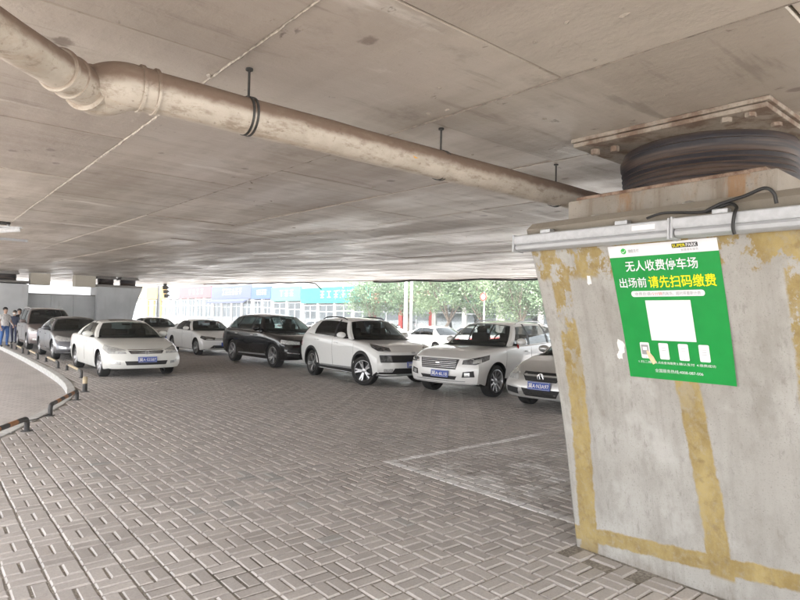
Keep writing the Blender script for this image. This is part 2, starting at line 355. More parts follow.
    def build(s, name, mat, parent=None, smooth=None):
        me = mk(name, s.v, s.f, mat, parent, None, s.mi)
        bm = bmesh.new(); bm.from_mesh(me.data); bmesh.ops.recalc_face_normals(bm, faces=bm.faces[:]); bm.to_mesh(me.data); bm.free()
        if smooth is not None:
            me.data.shade_smooth(); me.data.set_sharp_from_angle(angle=R(smooth))
        return me
def copy_tree(o, parent=None):
    c = o.copy(); COL.objects.link(c); c.parent = parent
    for ch in list(o.children): copy_tree(ch, c)
    return c
def catmull(pts, per):
    P = [np.array(p, float) for p in pts]; P = [2 * P[0] - P[1]] + P + [2 * P[-1] - P[-2]]; out = []
    for i in range(1, len(P) - 2):
        for k in range(per):
            t = k / per; a, b, c, d = P[i - 1], P[i], P[i + 1], P[i + 2]
            out.append(.5 * ((2 * b) + (c - a) * t + (2 * a - 5 * b + 4 * c - d) * t * t + (3 * b - a - 3 * c + d) * t ** 3))
    out.append(P[-2]); return out
def text_mesh(body, size, bold=0.0):
    """outline of a line of text, left-bottom at the origin, in the XY plane"""
    cu = bpy.data.curves.new('txt', 'FONT'); cu.body = body; cu.size = size; cu.resolution_u = 3; cu.offset = bold
    o = bpy.data.objects.new('txt', cu); COL.objects.link(o); bpy.context.view_layer.update()
    me = bpy.data.meshes.new_from_object(o.evaluated_get(bpy.context.evaluated_depsgraph_get()))
    v = [tuple(x.co) for x in me.vertices]; f = [tuple(p.vertices) for p in me.polygons]
    bpy.data.objects.remove(o); bpy.data.curves.remove(cu); bpy.data.meshes.remove(me)
    xs = [q[0] for q in v]; ys = [q[1] for q in v]
    v = [(q[0] - min(xs), q[1] - min(ys), 0.0) for q in v]
    return v, f, max(xs) - min(xs), max(ys) - min(ys)

# ------------------------------------------------------------------ ground, lane, pavement
LOW = -0.14
def inpoly(x, y, poly):
    x = np.asarray(x); y = np.asarray(y); ins = np.zeros(x.shape, bool); n = len(poly)
    for i in range(n):
        x1, y1 = poly[i]; x2, y2 = poly[(i + 1) % n]
        if y1 == y2: continue
        c = ((y1 > y) != (y2 > y)) & (x < (x2 - x1) * (y - y1) / (y2 - y1) + x1); ins ^= c
    return ins
KEDGE = [tuple(p) for p in catmull([(-7, 1.6), (-4, 2.9), (-2.1, 4.7), (-.75, 6.4), (.50, 8.40), (1.30, 10.1), (1.84, 11.35), (2.22, 12.5), (2.48, 13.8), (2.68, 15.9), (2.80, 19.3), (2.88, 24.7), (2.90, 30.4), (2.92, 45), (2.92, 62)], 8)]
XR, YB, YT = 17.4, -7.0, 62.0
PAVED = KEDGE + [(XR, YT), (XR, YB), (-7, YB)]
g = mk('ground', [(-220, -220, LOW - .02), (260, -220, LOW - .02), (260, 420, LOW - .02), (-220, 420, LOW - .02)], [(0, 1, 2, 3)], STREET); tag(g, kind='structure')
lane_poly = [(-9, YB)] + [(-7, YB)] + [(p[0] + .02, p[1]) for p in KEDGE] + [(-9, YT)]
o = mk('lane', [(x, y, LOW) for x, y in lane_poly], [tuple(range(len(lane_poly)))[::-1]], ROAD); tag(o, kind='structure')
pavement = mk('parking_pavement', [(x, y, -.011) for x, y in PAVED] + [(x, y, LOW - .1) for x, y in PAVED],
              [tuple(range(len(PAVED)))[::-1]] + [(i, (i + 1) % len(PAVED), len(PAVED) + (i + 1) % len(PAVED), len(PAVED) + i) for i in range(len(PAVED))], JOINT)
tag(pavement, kind='structure')
bm = bmesh.new(); bm.from_mesh(pavement.data); bmesh.ops.recalc_face_normals(bm, faces=bm.faces[:]); bm.to_mesh(pavement.data); bm.free()

U = 0.2; GAP = 0.0045; BEV = 0.010
def paver_template(lx, ly):
    a, b = lx / 2 - GAP, ly / 2 - GAP; v = []
    for (ix, z) in ((0, -.03), (0, -BEV), (BEV, 0)):
        v += [(-a + ix, -b + ix, z), (a - ix, -b + ix, z), (a - ix, b - ix, z), (-a + ix, b - ix, z)]
    f = [(8, 9, 10, 11)]
    for s in (0, 4):
        for k in range(4): f.append((s + k, s + (k + 1) % 4, s + 4 + (k + 1) % 4, s + 4 + k))
    return np.array(v, float), np.array(f, int)
ci = np.arange(-20, 90); cj = np.arange(-10, 170)
I, J = np.meshgrid(ci, cj, indexing='ij'); I = I.ravel(); J = J.ravel()
ox, oy = 4.06 - 20 * U, 0.02
cx, cy = ox + (I + .5) * U, oy + (J + .5) * U
shr = []
for k, p in enumerate(PAVED): shr.append(p)
inside = inpoly(cx - .16, cy, PAVED) & inpoly(cx + .16, cy - .1, PAVED) & inpoly(cx, cy + .12, PAVED)
inside &= ~((cx > 3.62) & (cx < 6.2) & (cy > .72) & (cy < 2.44))
dep = cx * _F[0] + cy * _F[1]; lat = cx * _R[0] + cy * _R[1]
inside &= (dep > -.6) & (dep < 25) & (np.abs(lat) < 1.9 + dep * .80)
I, J, cx, cy = I[inside], J[inside], cx[inside], cy[inside]
hor = ((I + J) % 2 == 0)
px_, py_, ornt = [], [], []
for s in (-1, 1):
    px_.append(np.where(hor, cx, cx + s * U / 4)); py_.append(np.where(hor, cy + s * U / 4, cy)); ornt.append(hor)
PX, PY, HO = np.concatenate(px_), np.concatenate(py_), np.concatenate(ornt)
gone = np.zeros(len(PX), bool)          # broken-out pavers at the pier foot
for hp_ in (gnd(579, 549), gnd(594, 567), gnd(650, 579)): gone[np.argmin((PX - hp_[0]) ** 2 + (PY - hp_[1]) ** 2)] = True
PX, PY, HO = PX[~gone], PY[~gone], HO[~gone]
N = len(PX)
und = .004 * np.sin(PX * 1.1 + .7 * np.sin(PY * .8)) * np.cos(PY * .9 + 1.3) - .002
PZ = und + rng.normal(0, .0014, N) - (rng.random(N) < .02) * .004
TX, TY = rng.normal(0, .011, N), rng.normal(0, .011, N)
TONE = np.clip(rng.normal(.5, .17, N), 0, .86); TONE = np.where(rng.random(N) < .015, .95, TONE)
JX, JY, JR = rng.normal(0, .0012, N), rng.normal(0, .0012, N), rng.normal(0, .006, N)
vv = np.stack([PX, PY, np.zeros(N)], 1) - CAMP
dd = vv @ _F2; sx = 400 + FPX * (vv @ _R3) / dd; sy = 300 - FPX * (vv @ _U3) / dd
vis = (dd > .5) & (sx > 0) & (sx < 800) & (sy < 604) & ~((sx > 575 + (sy - 540) * 2.5) & (sy > 530))
order = np.argsort(np.where(vis, dd, 1e9)); indiv = set(order[:300].tolist())
tv, tf = paver_template(.2, .1)
variants = []
for k in range(9):
    me = bpy.data.meshes.new('paver'); me.from_pydata([tuple(q) for q in tv], [], [tuple(int(a) for a in q) for q in tf]); me.materials.append(PAVER)
    at = me.attributes.new('tone', 'FLOAT', 'POINT'); at.data.foreach_set('value', [(.95 if k == 8 else .1 + k * .095)] * len(tv)); me.update(); variants.append(me)
for k in order[:300]:
    q = link('paver', variants[8 if TONE[k] > .9 else int(np.clip(round((TONE[k] - .1) / .095), 0, 7))], pavement)
    q.location = (PX[k] + JX[k], PY[k] + JY[k], PZ[k]); q.rotation_euler = (TX[k], TY[k], JR[k] + (0 if HO[k] else math.pi / 2))
rest = np.array([k for k in range(N) if k not in indiv])
lv = np.where(HO[rest][:, None, None], tv[None], np.stack([tv[:, 1] * -1, tv[:, 0], tv[:, 2]], 1)[None])
rr = JR[rest][:, None]
X_ = lv[:, :, 0] * np.cos(rr) - lv[:, :, 1] * np.sin(rr); Y_ = lv[:, :, 0] * np.sin(rr) + lv[:, :, 1] * np.cos(rr)
Z_ = lv[:, :, 2] + PZ[rest][:, None] + X_ * TX[rest][:, None] + Y_ * TY[rest][:, None]
V_ = np.stack([X_ + (PX + JX)[rest][:, None], Y_ + (PY + JY)[rest][:, None], Z_], 2).reshape(-1, 3)
F_ = (tf[None] + (np.arange(len(rest)) * 12)[:, None, None]).reshape(-1, 4)
def fast_mesh(name, V, F, mat, parent, tone=None):
    me = bpy.data.meshes.new(name); k = F.shape[1]
    me.vertices.add(len(V)); me.vertices.foreach_set('co', V.astype(np.float32).ravel())
    me.loops.add(F.size); me.loops.foreach_set('vertex_index', F.astype(np.int32).ravel())
    me.polygons.add(len(F)); me.polygons.foreach_set('loop_start', (np.arange(len(F)) * k).astype(np.int32)); me.polygons.foreach_set('loop_total', np.full(len(F), k, np.int32))
    me.materials.append(mat)
    if tone is not None:
        a = me.attributes.new('tone', 'FLOAT', 'POINT'); a.data.foreach_set('value', tone.astype(np.float32))
    me.update(calc_edges=True); me.validate(); me.shade_flat(); return link(name, me, parent)
o = fast_mesh('distant_pavers', V_, F_, PAVER, pavement, np.repeat(TONE[rest], 12)); tag(o, kind='stuff')

# beyond the laid pieces the pavement is one sheet of the same material
far = mk('far_paving', [(2.95, 24.4, -.004), (XR - .2, 24.4, -.004), (XR - .2, YT - .1, -.004), (2.95, YT - .1, -.004)], [(0, 1, 2, 3)], PAVER, pavement)
# kerb of concrete stones along the lane
kerb = empty('kerb', (KEDGE[0][0], KEDGE[0][1], LOW)); tag(kerb, kind='structure')
def along(poly, step):
    P = [np.array(p) for p in poly]; seg = [np.linalg.norm(P[i + 1] - P[i]) for i in range(len(P) - 1)]; cum = np.concatenate([[0], np.cumsum(seg)])
    n = int(cum[-1] / step); ss = np.linspace(0, cum[-1], n + 1)
    return [np.array([np.interp(s, cum, [p[0] for p in P]), np.interp(s, cum, [p[1] for p in P])]) for s in ss]
KP = along(KEDGE, .8)
for a, b in zip(KP[:-1], KP[1:]):
    d = b - a; L = np.linalg.norm(d); d = d / L; nrm = np.array([d[1], -d[0]]); c = (a + b) / 2 + nrm * .07
    mb = MB().box((0, 0, 0), (L - .008, .15, .30), 0, .012)
    q = mb.build('kerb_stone', KERB, kerb); q.location = (c[0] - KEDGE[0][0], c[1] - KEDGE[0][1], .012 - .15 - LOW + random.uniform(-.004, .004)); q.rotation_euler = (0, 0, math.atan2(d[1], d[0]) + random.uniform(-.01, .01))

# ------------------------------------------------------------------ bridge deck
GR = 0.025
def zc(y): return 2.75 + GR * y
DX0, DX1, DY0, DY1 = -2.1, 15.75, -3.2, 62.0
deck = empty('bridge_deck', (5.6, 2.0, 2.8)); tag(deck, 'low concrete bridge deck covering the whole car park', 'bridge')
def dk(o): o.location = Vector(o.location) - deck.location; return o
panels = []
xs = [1.13 + 1.27 * k for k in range(-5, 13)]; xs = [max(DX0, xs[0])] + xs[1:]
ii = 0
edges = sorted(set([DX0] + [x for x in xs if DX0 + .2 < x < DX1 - .2] + [DX1]))
for a, b in zip(edges[:-1], edges[1:]):
    y = 1.67 + (.0 if ii % 2 == 1 else .96) - 7 * 1.92; ii += 1
    ys = [DY0]
    while y < DY1 - .3:
        if y > DY0 + .3: ys.append(y)
        y += 1.92 if y < 22 else 3.84
    ys.append(DY1)
    for c, d in zip(ys[:-1], ys[1:]): panels.append((a, b, c, d))
def pdist(p): return math.hypot((p[0] + p[1]) / 2 - 3, (p[2] + p[3]) / 2 - 5)
panels.sort(key=pdist)
def panel_v(p):
    a, b, c, d = p; e = .004; dz = random.uniform(-.005, .005); t1, t2 = random.uniform(-.003, .003), random.uniform(-.003, .003); w = .006
    vs = []
    for (ix, z) in ((0, .05), (0, w), (w, 0)):
        for (x, y, sx_, sy_) in ((a, c, 1, 1), (b, c, -1, 1), (b, d, -1, -1), (a, d, 1, -1)):
            X, Y = x + sx_ * (e + ix), y + sy_ * (e + ix)
            vs.append((X, Y, zc(Y) + z + dz + (t1 if x == a else -t1) + (t2 if y == c else -t2)))
    return vs
PF = [(11, 10, 9, 8)] + [(s + (k + 1) % 4, s + k, s + 4 + k, s + 4 + (k + 1) % 4) for s in (0, 4) for k in range(4)]
RV, RF, RT = [], [], []
for k, p in enumerate(panels):
    v = panel_v(p); tone = random.random()
    if k < 299:
        q = mk('soffit_panel', v, PF, SOFFIT, deck); a = q.data.attributes.new('tone', 'FLOAT', 'POINT'); a.data.foreach_set('value', [tone] * 12); dk(q)
    else:
        RF += [tuple(i + len(RV) for i in f) for f in PF]; RV += v; RT += [tone] * 12
if RV:
    q = fast_mesh('distant_soffit_panels', np.array(RV), np.array(RF), SOFFIT, deck, np.array(RT)); dk(q); tag(q, kind='stuff')
mb = MB()
v = [(x, y, zc(y) + z) for z in (.045, .75) for x, y in ((DX0, DY0), (DX1, DY0), (DX1, DY1), (DX0, DY1))]
mb.add(v, [(0, 3, 2, 1), (4, 5, 6, 7), (0, 1, 5, 4), (1, 2, 6, 5), (2, 3, 7, 6), (3, 0, 4, 7)]); dk(mb.build('slab', SOFFIT, deck))
for xe in (DX0 - .12, DX1 + .12):
    mb = MB(); v = [(xe + sx_ * .117, y, zc(y) + z) for z in (-.03, 1.35) for sx_, y in ((-1, DY0), (1, DY0), (1, DY1), (-1, DY1))]
    mb.add(v, [(0, 3, 2, 1), (4, 5, 6, 7), (0, 1, 5, 4), (1, 2, 6, 5), (2, 3, 7, 6), (3, 0, 4, 7)]); dk(mb.build('edge_beam', SOFFIT, deck))
# mortar fins squeezed out of the two nearest long seams
MORTAR = plain('mortar_fin', (.33, .295, .25), .9, var=.4, vs=25); MORTAR2 = plain('old_mortar_fin', (.20, .17, .14), .9, var=.3, vs=20)
def fin(x0, y0, y1, h, w, broken=0.0, mat=None):
    vs, fs = [], []; n = int((y1 - y0) / .05)
    for i in range(n + 1):
        y = y0 + (y1 - y0) * i / n; hh = h * random.uniform(.35, 1.25) * (0.15 if random.random() < broken else 1); ww = w * random.uniform(.6, 1.3); x = x0 + random.uniform(-.003, .003)
        vs += [(x - ww, y, zc(y) + .004), (x - ww * .35, y, zc(y) - hh), (x + ww * .35, y, zc(y) - hh * .9), (x + ww, y, zc(y) + .004)]
    for i in range(n):
        for k in range(3): fs.append((i * 4 + k, i * 4 + k + 1, i * 4 + 5 + k, i * 4 + 4 + k))
    return dk(mk('mortar_fin', vs, fs, mat or MORTAR, deck, 60))
fin(1.13, -2, 16, .008, .006, .08); fin(2.40, -2, 9, .004, .004, .5, MORTAR2); fin(3.67, 2.5, 12, .004, .004, .6, MORTAR2); fin(-.14, 4, 14, .005, .006, .4)

lump_meshes = []
for k in range(4):
    bm = bmesh.new(); bmesh.ops.create_icosphere(bm, subdivisions=1, radius=1.0)
    for v in bm.verts: v.co *= random.uniform(.6, 1.25)
    me = bpy.data.meshes.new('concrete_lump'); bm.to_mesh(me); bm.free(); me.materials.append(MORTAR if k % 2 else SOFFIT); lump_meshes.append(me)
for k in range(70):
    y = random.uniform(.6, 1) ** 2 * random.uniform(1, 14); x = random.uniform(.2, 1.0) * (2 + y * .8); q = link('concrete_lump', lump_meshes[k % 4], deck)
    s_ = random.uniform(.008, .022); q.location = (x, y, zc(y) + .002); q.scale = (s_, s_ * random.uniform(.8, 2), s_ * .45); q.rotation_euler = (0, 0, random.uniform(0, 6)); dk(q)
# ------------------------------------------------------------------ near pier
PROF = [(0, 3.70), (.25, 3.655), (.5, 3.60), (1.05, 3.48), (1.4, 3.378), (1.74, 3.26), (2.07, 3.13), (2.17, 3.092)]
_pz = [p[0] for p in PROF]; _px = [p[1] for p in PROF]
_pc = np.polyfit(_pz, _px, 4)
def pf(z): return float(np.polyval(_pc, z))
PY0, PY1 = .74, 2.42
pier = empty('concrete_pier', (4.7, 1.6, 0)); tag(pier, 'large flared concrete pier with yellow adhesive stripes and green notice, in the right foreground', 'bridge pier')
def pr(o): o.location = Vector(o.location) - pier.location; return o
def pier_mesh(name, parent, pfun, y0, y1, xb0, mirror_c, ztop, mat, flare_l=True):
    """section: chamfered rectangle, front flare pfun(z), rear flare mirrored about mirror_c"""
    zs = list(np.linspace(-.1, ztop - .05, 40)) + [ztop - .012, ztop]; vs, fs = [], []; ch = .022; ny = 16
    for k, z in enumerate(zs):
        ins = 0 if k < len(zs) - 2 else (.05 if k == len(zs) - 2 else .11)
        xf = (pfun(max(z, 0)) if flare_l else pfun(0)) + ins; xb = 2 * mirror_c - pfun(max(z, 0)) - ins; a, b = y0 + ins * .3, y1 - ins * .3
        ring = [(xf, y) for y in np.linspace(a + ch, b - ch, ny)] + [(xf + ch, b)] + [(x, b) for x in np.linspace(xf + ch, xb - ch, 8)[1:]] + [(xb, b - ch), (xb, a + ch), (xb - ch, a)] + [(x, a) for x in np.linspace(xb - ch, xf + ch, 8)[1:]]
        vs += [(x, y, z) for x, y in ring]; n = len(ring)
    for k in range(len(zs) - 1):
        for i in range(n): fs.append((k * n + i, k * n + (i + 1) % n, (k + 1) * n + (i + 1) % n, (k + 1) * n + i))
    fs.append(tuple((len(zs) - 1) * n + i for i in range(n)))
    o = mk(name, vs, fs, mat, parent)
    bm = bmesh.new(); bm.from_mesh(o.data); bmesh.ops.recalc_face_normals(bm, faces=bm.faces[:]); bm.to_mesh(o.data); bm.free()
    o.data.shade_smooth(); o.data.set_sharp_from_angle(angle=R(25)); return o
pr(pier_mesh('shaft', pier, pf, PY0, PY1, 0, 4.85, 2.25, PIER))
mb = MB(); mb.box((4.25, 1.70, 2.335), (1.6, 1.28, .19), 0, .012)
ped = pr(mb.build('pedestal', PEDESTAL, pier, 40))
mb = MB(); mb.box((3.95, 1.70, 2.44), (.98, 1.16, .022), 0, .004); pr(mb.build('base_plate', RUST, pier))
# rubbly mortar bed at the pedestal foot and broken pavers at the pier foot
RUB = plain('mortar_rubble', (.36, .34, .31), .9, var=.35, vs=25)
for k in range(26):
    y = random.uniform(.8, 2.36); mb = MB(); s_ = random.uniform(.015, .05)
    bm = bmesh.new(); bmesh.ops.create_icosphere(bm, subdivisions=1, radius=s_)
    for v in bm.verts: v.co *= random.uniform(.65, 1.2)
    for v in bm.verts: v.co.z *= .55
    me = bpy.data.meshes.new('mortar_lump'); bm.to_mesh(me); bm.free(); me.materials.append(RUB)
    q = link('mortar_lump', me, pier); q.location = (random.uniform(3.27, 3.43), y, 2.25 + s_ * .2); pr(q)

# ------------------------------------------------------------------ bridge bearing
BC = (3.98, 1.64)
bearing = empty('bridge_bearing', (BC[0], BC[1], 2.45)); tag(bearing, 'round ribbed black rubber bridge bearing under a bolted steel plate above the pier', 'bridge bearing')
def br(o): o.location = Vector(o.location) - bearing.location; return o
prof = [(0.0, 2.451), (.50, 2.451)]
z = 2.455
ribs = [(2.475, .515), (2.485, .503), (2.505, .517), (2.517, .504), (2.535, .519), (2.548, .506), (2.566, .522), (2.578, .508), (2.60, .524), (2.612, .512), (2.632, .526), (2.64, .530), (2.676, .533), (2.684, .520), (2.694, .522), (2.725, .512), (2.732, .50), (2.732, 0)]
prof += [(r, zz) for zz, r in ribs]
mb = MB().lathe(prof, 72, 'Z', (BC[0], BC[1], 0)); br(mb.build('rubber_disc', RUBBER, bearing, 30))
tilt = Matrix.Rotation(math.atan(GR), 3, 'X')
mb = MB().box((BC[0], 1.635, 2.748), (1.35, 1.14, .026), 0, .003, tilt); br(mb.build('lower_top_plate', FLANGE, bearing))
mb = MB().box((BC[0] - .005, 1.63, 2.776), (1.37, 1.165, .024), 0, .003, tilt); br(mb.build('upper_top_plate', FLANGE, bearing))
for (bx_, by_) in ((3.40, 2.10), (3.43, 1.98), (3.36, 1.28), (3.36, 1.16), (3.62, 1.12), (4.2, 1.12), (4.5, 1.2), (4.5, 2.1)):
    mb = MB().lathe([(0, -.035), (.026, -.035), (.028, -.03), (.028, 0), (0, 0)], 6, 'Z'); q = mb.build('bolt', FLANGE, bearing); q.location = (bx_ - BC[0], by_ - BC[1], 2.736 - 2.45); q.rotation_euler = (0, 0, random.random())

# ------------------------------------------------------------------ light battens on the pier edge
LEDW = plain('white_batten_housing', (.40, .41, .425), .4, var=.08); LEDD = plain('batten_diffuser', (.36, .37, .38), .35, var=.03)
STICK = plain('white_sticker', (.72, .72, .72), .5, var=.03)
def batten(y0, y1, z0, z1, label):
    L = abs(y1 - y0); t = empty('batten_light', (3.05, y0, z0)); t.rotation_euler = (math.atan2(z0 - z1, L) * 1.0, 0, 0)
    tag(t, label, 'light', 'light battens along the pier edge')
    pr_ = [(.045, .052), (-.045, .052), (-.052, .046), (-.052, .012), (-.044, -.004), (.045, -.004)]
    MB().prism(pr_, 'Y', 0, -L).build('housing', LEDW, t, 30)
    MB().prism([(.04, -.005), (-.040, -.005), (-.05, -.02), (-.046, -.038), (-.03, -.048), (.035, -.048)], 'Y', -.012, -L + .012).build('diffuser', LEDD, t, 40)
    for ye in (.006, -L - .006 + .012):
        MB().box((-.003, ye - .003, .002), (.106, .012, .112), 0, .003).build('end_cap', LEDW, t)
    MB().box((-.0525, -L + .14, .022), (.002, .13, .026)).build('sticker', STICK, t)
    for fy in (.22, .72):
        MB().box((.0, -L * fy, .066), (.05, .075, .026), 0, .004).build('bracket', GALV, t)
    return t
batten(2.445, 1.420, 2.102, 2.092, 'white light batten at the far end of the pier edge, left of the cable')
batten(1.405, .40, 2.096, 2.082, 'white light batten at the near end of the pier edge, crossed by a black cable')
CABLE = plain('black_cable', (.015, .015, .015), .5, var=.2)
pts = catmull([(3.0, 1.105, 2.035), (2.985, 1.107, 2.07), (2.985, 1.10, 2.13), (3.01, 1.10, 2.165), (3.035, 1.14, 2.19), (3.04, 1.21, 2.175), (3.03, 1.25, 2.165), (3.03, 1.18, 2.195), (3.02, 1.07, 2.215), (3.02, .985, 2.24), (3.03, .95, 2.215), (3.04, .94, 2.165)], 6)
mb = MB().tube(pts, .0085, 8); mb.tube(catmull([(3.04, 1.56, 2.17), (3.03, 1.48, 2.185), (3.03, 1.40, 2.18), (3.035, 1.32, 2.17), (3.03, 1.25, 2.165)], 6), .007, 8)
tag(mb.build('cable', CABLE, None, 60), 'black cable looped over the light batten on the pier', 'cable')

# ------------------------------------------------------------------ poster
PW, PL, PR_, PZT, PZB = .612, 1.852, 1.240, 2.046, 1.268
GREEN = plain('poster_green', (.004, .26, .045), .38, var=.05, vs=12); PWHITE = plain('poster_white', (.74, .74, .76), .4, var=.02)
YEL = plain('poster_yellow', (.80, .72, .0), .4, var=.02); GREYINK = plain('grey_ink', (.30, .30, .30), .5, var=.05); BLACKINK = plain('black_ink', (.03, .03, .03), .5)
REDINK = plain('red_ink', (.65, .12, .08), .5); WXGREEN = plain('logo_green', (.02, .48, .06), .4); SKIN_P = plain('cream_ink', (.72, .52, .32), .5)
poster = empty('notice_poster', (3.35, (PL + PR_) / 2, PZB)); tag(poster, 'green parking payment notice with white and yellow Chinese text on the pier', 'poster')
def pst(u, v, off):
    """u right (0-1), v down (0-1) on the poster sheet"""
    z = PZT + (PZB - PZT) * v; y = PL + (PR_ - PL) * u
    curl = .004 * max(0, (u - .93) / .07) ** 2 * (v ** 2) * 3
    return Vector((pf(z) - .003 - off - curl, y, z)) - poster.location
def p_grid(name, u0, u1, v0, v1, off, mat, nu=12, nv=14, wob=0.0):
    vs = [pst(u0 + (u1 - u0) * i / nu, v0 + (v1 - v0) * j / nv, off + wob * math.sin(i * 1.7 + j * .6) * math.sin(j * .9)) for j in range(nv + 1) for i in range(nu + 1)]
    fs = [(j * (nu + 1) + i, (j + 1) * (nu + 1) + i, (j + 1) * (nu + 1) + i + 1, j * (nu + 1) + i + 1) for j in range(nv) for i in range(nu)]
    return mk(name, vs, fs, mat, poster, 179)
ASP = .612 / .80
def p_text(name, body, u0, u1, vmid, h, mat, off=.0022, bold=0.0, vs_keep=True):
    v, f, w, hh = text_mesh(body, 1.0, bold); W = (u1 - u0)
    vs = [pst(u0 + q[0] / w * W, vmid + h / 2 - q[1] / hh * h, off) for q in v]; return mk(name, vs, f, mat, poster)
def p_disc(name, u, v, r, off, mat, n=20):
    vs = [pst(u, v, off)] + [pst(u + r * math.cos(k * math.tau / n), v + r * ASP * math.sin(k * math.tau / n), off) for k in range(n)]
    return mk(name, vs, [(0, 1 + (k + 1) % n, 1 + k) for k in range(n)], mat, poster)
def p_poly(name, pts, off, mat):
    return mk(name, [pst(u, v, off) for u, v in pts], [tuple(range(len(pts)))[::-1]], mat, poster)
def rrect(u0, u1, v0, v1, r):
    out = []
    for cu, cv, a0 in ((u1 - r, v0 + r * ASP, -90), (u1 - r, v1 - r * ASP, 0), (u0 + r, v1 - r * ASP, 90), (u0 + r, v0 + r * ASP, 180)):
        for k in range(6): a = R(a0 + 18 * k); out.append((cu + r * math.cos(a), cv + r * ASP * math.sin(a)))
    return out
p_grid('sheet', 0, 1, .083, 1, 0, GREEN, 14, 18, .0006)
p_grid('header', 0, 1, 0, .083, .0003, PWHITE, 14, 4)
p_disc('logo_disc', .155, .042, .027, .0022, WXGREEN)
p_poly('logo_tick', [(.138, .040), (.150, .050), (.175, .032), (.175, .038), (.150, .056), (.138, .046)], .003, PWHITE)
p_text('header_text', '微信支付', .20, .305, .043, .026, GREYINK)
p_poly('name_plate', rrect(.615, .84, .016, .046, .008), .0022, BLACKINK)
p_text('name_text', 'SUPER', .622, .735, .031, .02, YEL, .0032, .01); p_text('name_text', 'PARK', .74, .832, .031, .022, PWHITE, .0032, .01)
p_text('header_text', '智慧停车服务', .69, .84, .062, .018, GREYINK)
p_text('title_line', '无人收费停车场', .145, .815, .152, .078, PWHITE, bold=.012)
p_text('title_line', '出场前', .055, .325, .272, .074, PWHITE, bold=.010)
p_text('title_line', '请先扫码缴费', .345, .945, .272, .086, YEL, bold=.012)
p_poly('pill', rrect(.155, .835, .335, .378, .025), .0022, PWHITE)
p_text('pill_text', '缴费后请', .19, .345, .357, .026, GREYINK, .0032); p_text('pill_text', '15分钟', .35, .455, .357, .026, REDINK, .0032); p_text('pill_text', '内离场，超时将重新计费', .46, .80, .357, .026, GREYINK, .0032)
p_poly('blank_panel', [(.28, .405), (.70, .405), (.70, .703), (.28, .703)], .0022, PWHITE)
for k, (u, cap) in enumerate(((.20, '1.扫二维码'), (.385, '2.点击查询缴费'), (.57, '3.确认支付'), (.755, '4.缴费成功'))):
    p_poly('phone_icon', rrect(u - .046, u + .046, .722, .845, .012), .0022, PWHITE)
    if k == 0:
        p_poly('phone_screen', [(u - .036, .74), (u + .036, .74), (u + .036, .815), (u - .036, .815)], .0030, GREYINK)
        p_poly('phone_mark', [(u - .022, .756), (u + .022, .756), (u + .022, .782), (u - .022, .782)], .0036, PWHITE)
        p_poly('pointing_hand', [(u + .01, .79), (u + .022, .782), (u + .05, .805), (u + .075, .83), (u + .098, .872), (u + .06, .89), (u + .04, .862), (u + .022, .835)], .0042, SKIN_P)
    else:
        for j in range(2 + (k == 3)): p_poly('screen_line', [(u - .02, .755 + .018 * j), (u + .02, .755 + .018 * j), (u + .02, .761 + .018 * j), (u - .02, .761 + .018 * j)], .0030, plain('pale_grey_ink', (.55, .55, .57), .5))
    p_disc('home_button', u, .836, .006, .0030, plain('pale_grey_ink', (.55, .55, .57), .5), 10)
    w = .05 * 1.0 + .008 * len(cap); p_text('caption', cap, u - w * .85, u + w * .85, .872, .020, PWHITE)
p_text('hotline_text', '全国服务热线:4008-087-006', .27, .72, .934, .027, PWHITE)
# scraps of an older white bill under the poster's left edge
SCRAP = plain('torn_paper', (.72, .71, .69), .7, var=.05)
for (zz, yy, s_) in ((1.45, 1.885, .05), (1.40, 1.90, .035), (1.86, 2.02, .03)):
    pts = []
    for k in range(11):
        a = k * math.tau / 11; r_ = s_ * random.uniform(.6, 1.15); pts.append((pf(zz + r_ * math.sin(a)) - .002, yy + r_ * .6 * math.cos(a), zz + r_ * math.sin(a)))
    q = mk('torn_paper', pts, [tuple(range(11))], SCRAP, pier); pr(q)

# ------------------------------------------------------------------ drain pipe under the deck
PR = .090; PR2 = .075; PYP = 2.66; PZP = zc(PYP) - .240
pipe = empty('drain_pipe', (1.2, PYP, PZP)); tag(pipe, 'dusty cream plastic drain pipe hung under the deck, with an elbow at upper left', 'pipe')
def pp(o): o.location = Vector(o.location) - pipe.location; return o
d1 = Vector((1, 0, 0))
A = Vector(gnd(87, 88, PZP - .04)); A0 = Vector(gnd(0, 32, PZP - .03)); d2 = (A - A0).normalized(); B = Vector((.715, PYP, PZP))
def wavy(a, b, n, amp): return [a + (b - a) * i / n + Vector((0, 0, amp * math.sin(i * 2.1) - amp * 1.5 * math.sin(math.pi * i / n))) for i in range(n + 1)]
pp(MB().tube(wavy(B, Vector((4.6, PYP - .02, PZP - .0)), 16, .002), PR, 40).build('straight_run', PVC, pipe, 50))
pp(MB().tube(wavy(A0 - d2 * 1.6, A, 10, .002), PR2, 40).build('rear_run', PVC, pipe, 50))
c1, c2 = A + d2 * .10, B - d1 * .12
arc = [A * (1 - t) ** 3 + c1 * 3 * t * (1 - t) ** 2 + c2 * 3 * t * t * (1 - t) + B * t ** 3 for t in np.linspace(0, 1, 16)]
pp(MB().tube(arc, [PR + .004 + .013 * math.sin(math.pi * t) for t in np.linspace(0, 1, 16)], 40).build('elbow', PVC, pipe, 50))
def ring(c, d, r, w, bulge=.006): return MB().tube([c - d * w, c - d * w * .8, c + d * w * .8, c + d * w], [r - .002, r + bulge, r + bulge, r - .002], 40)
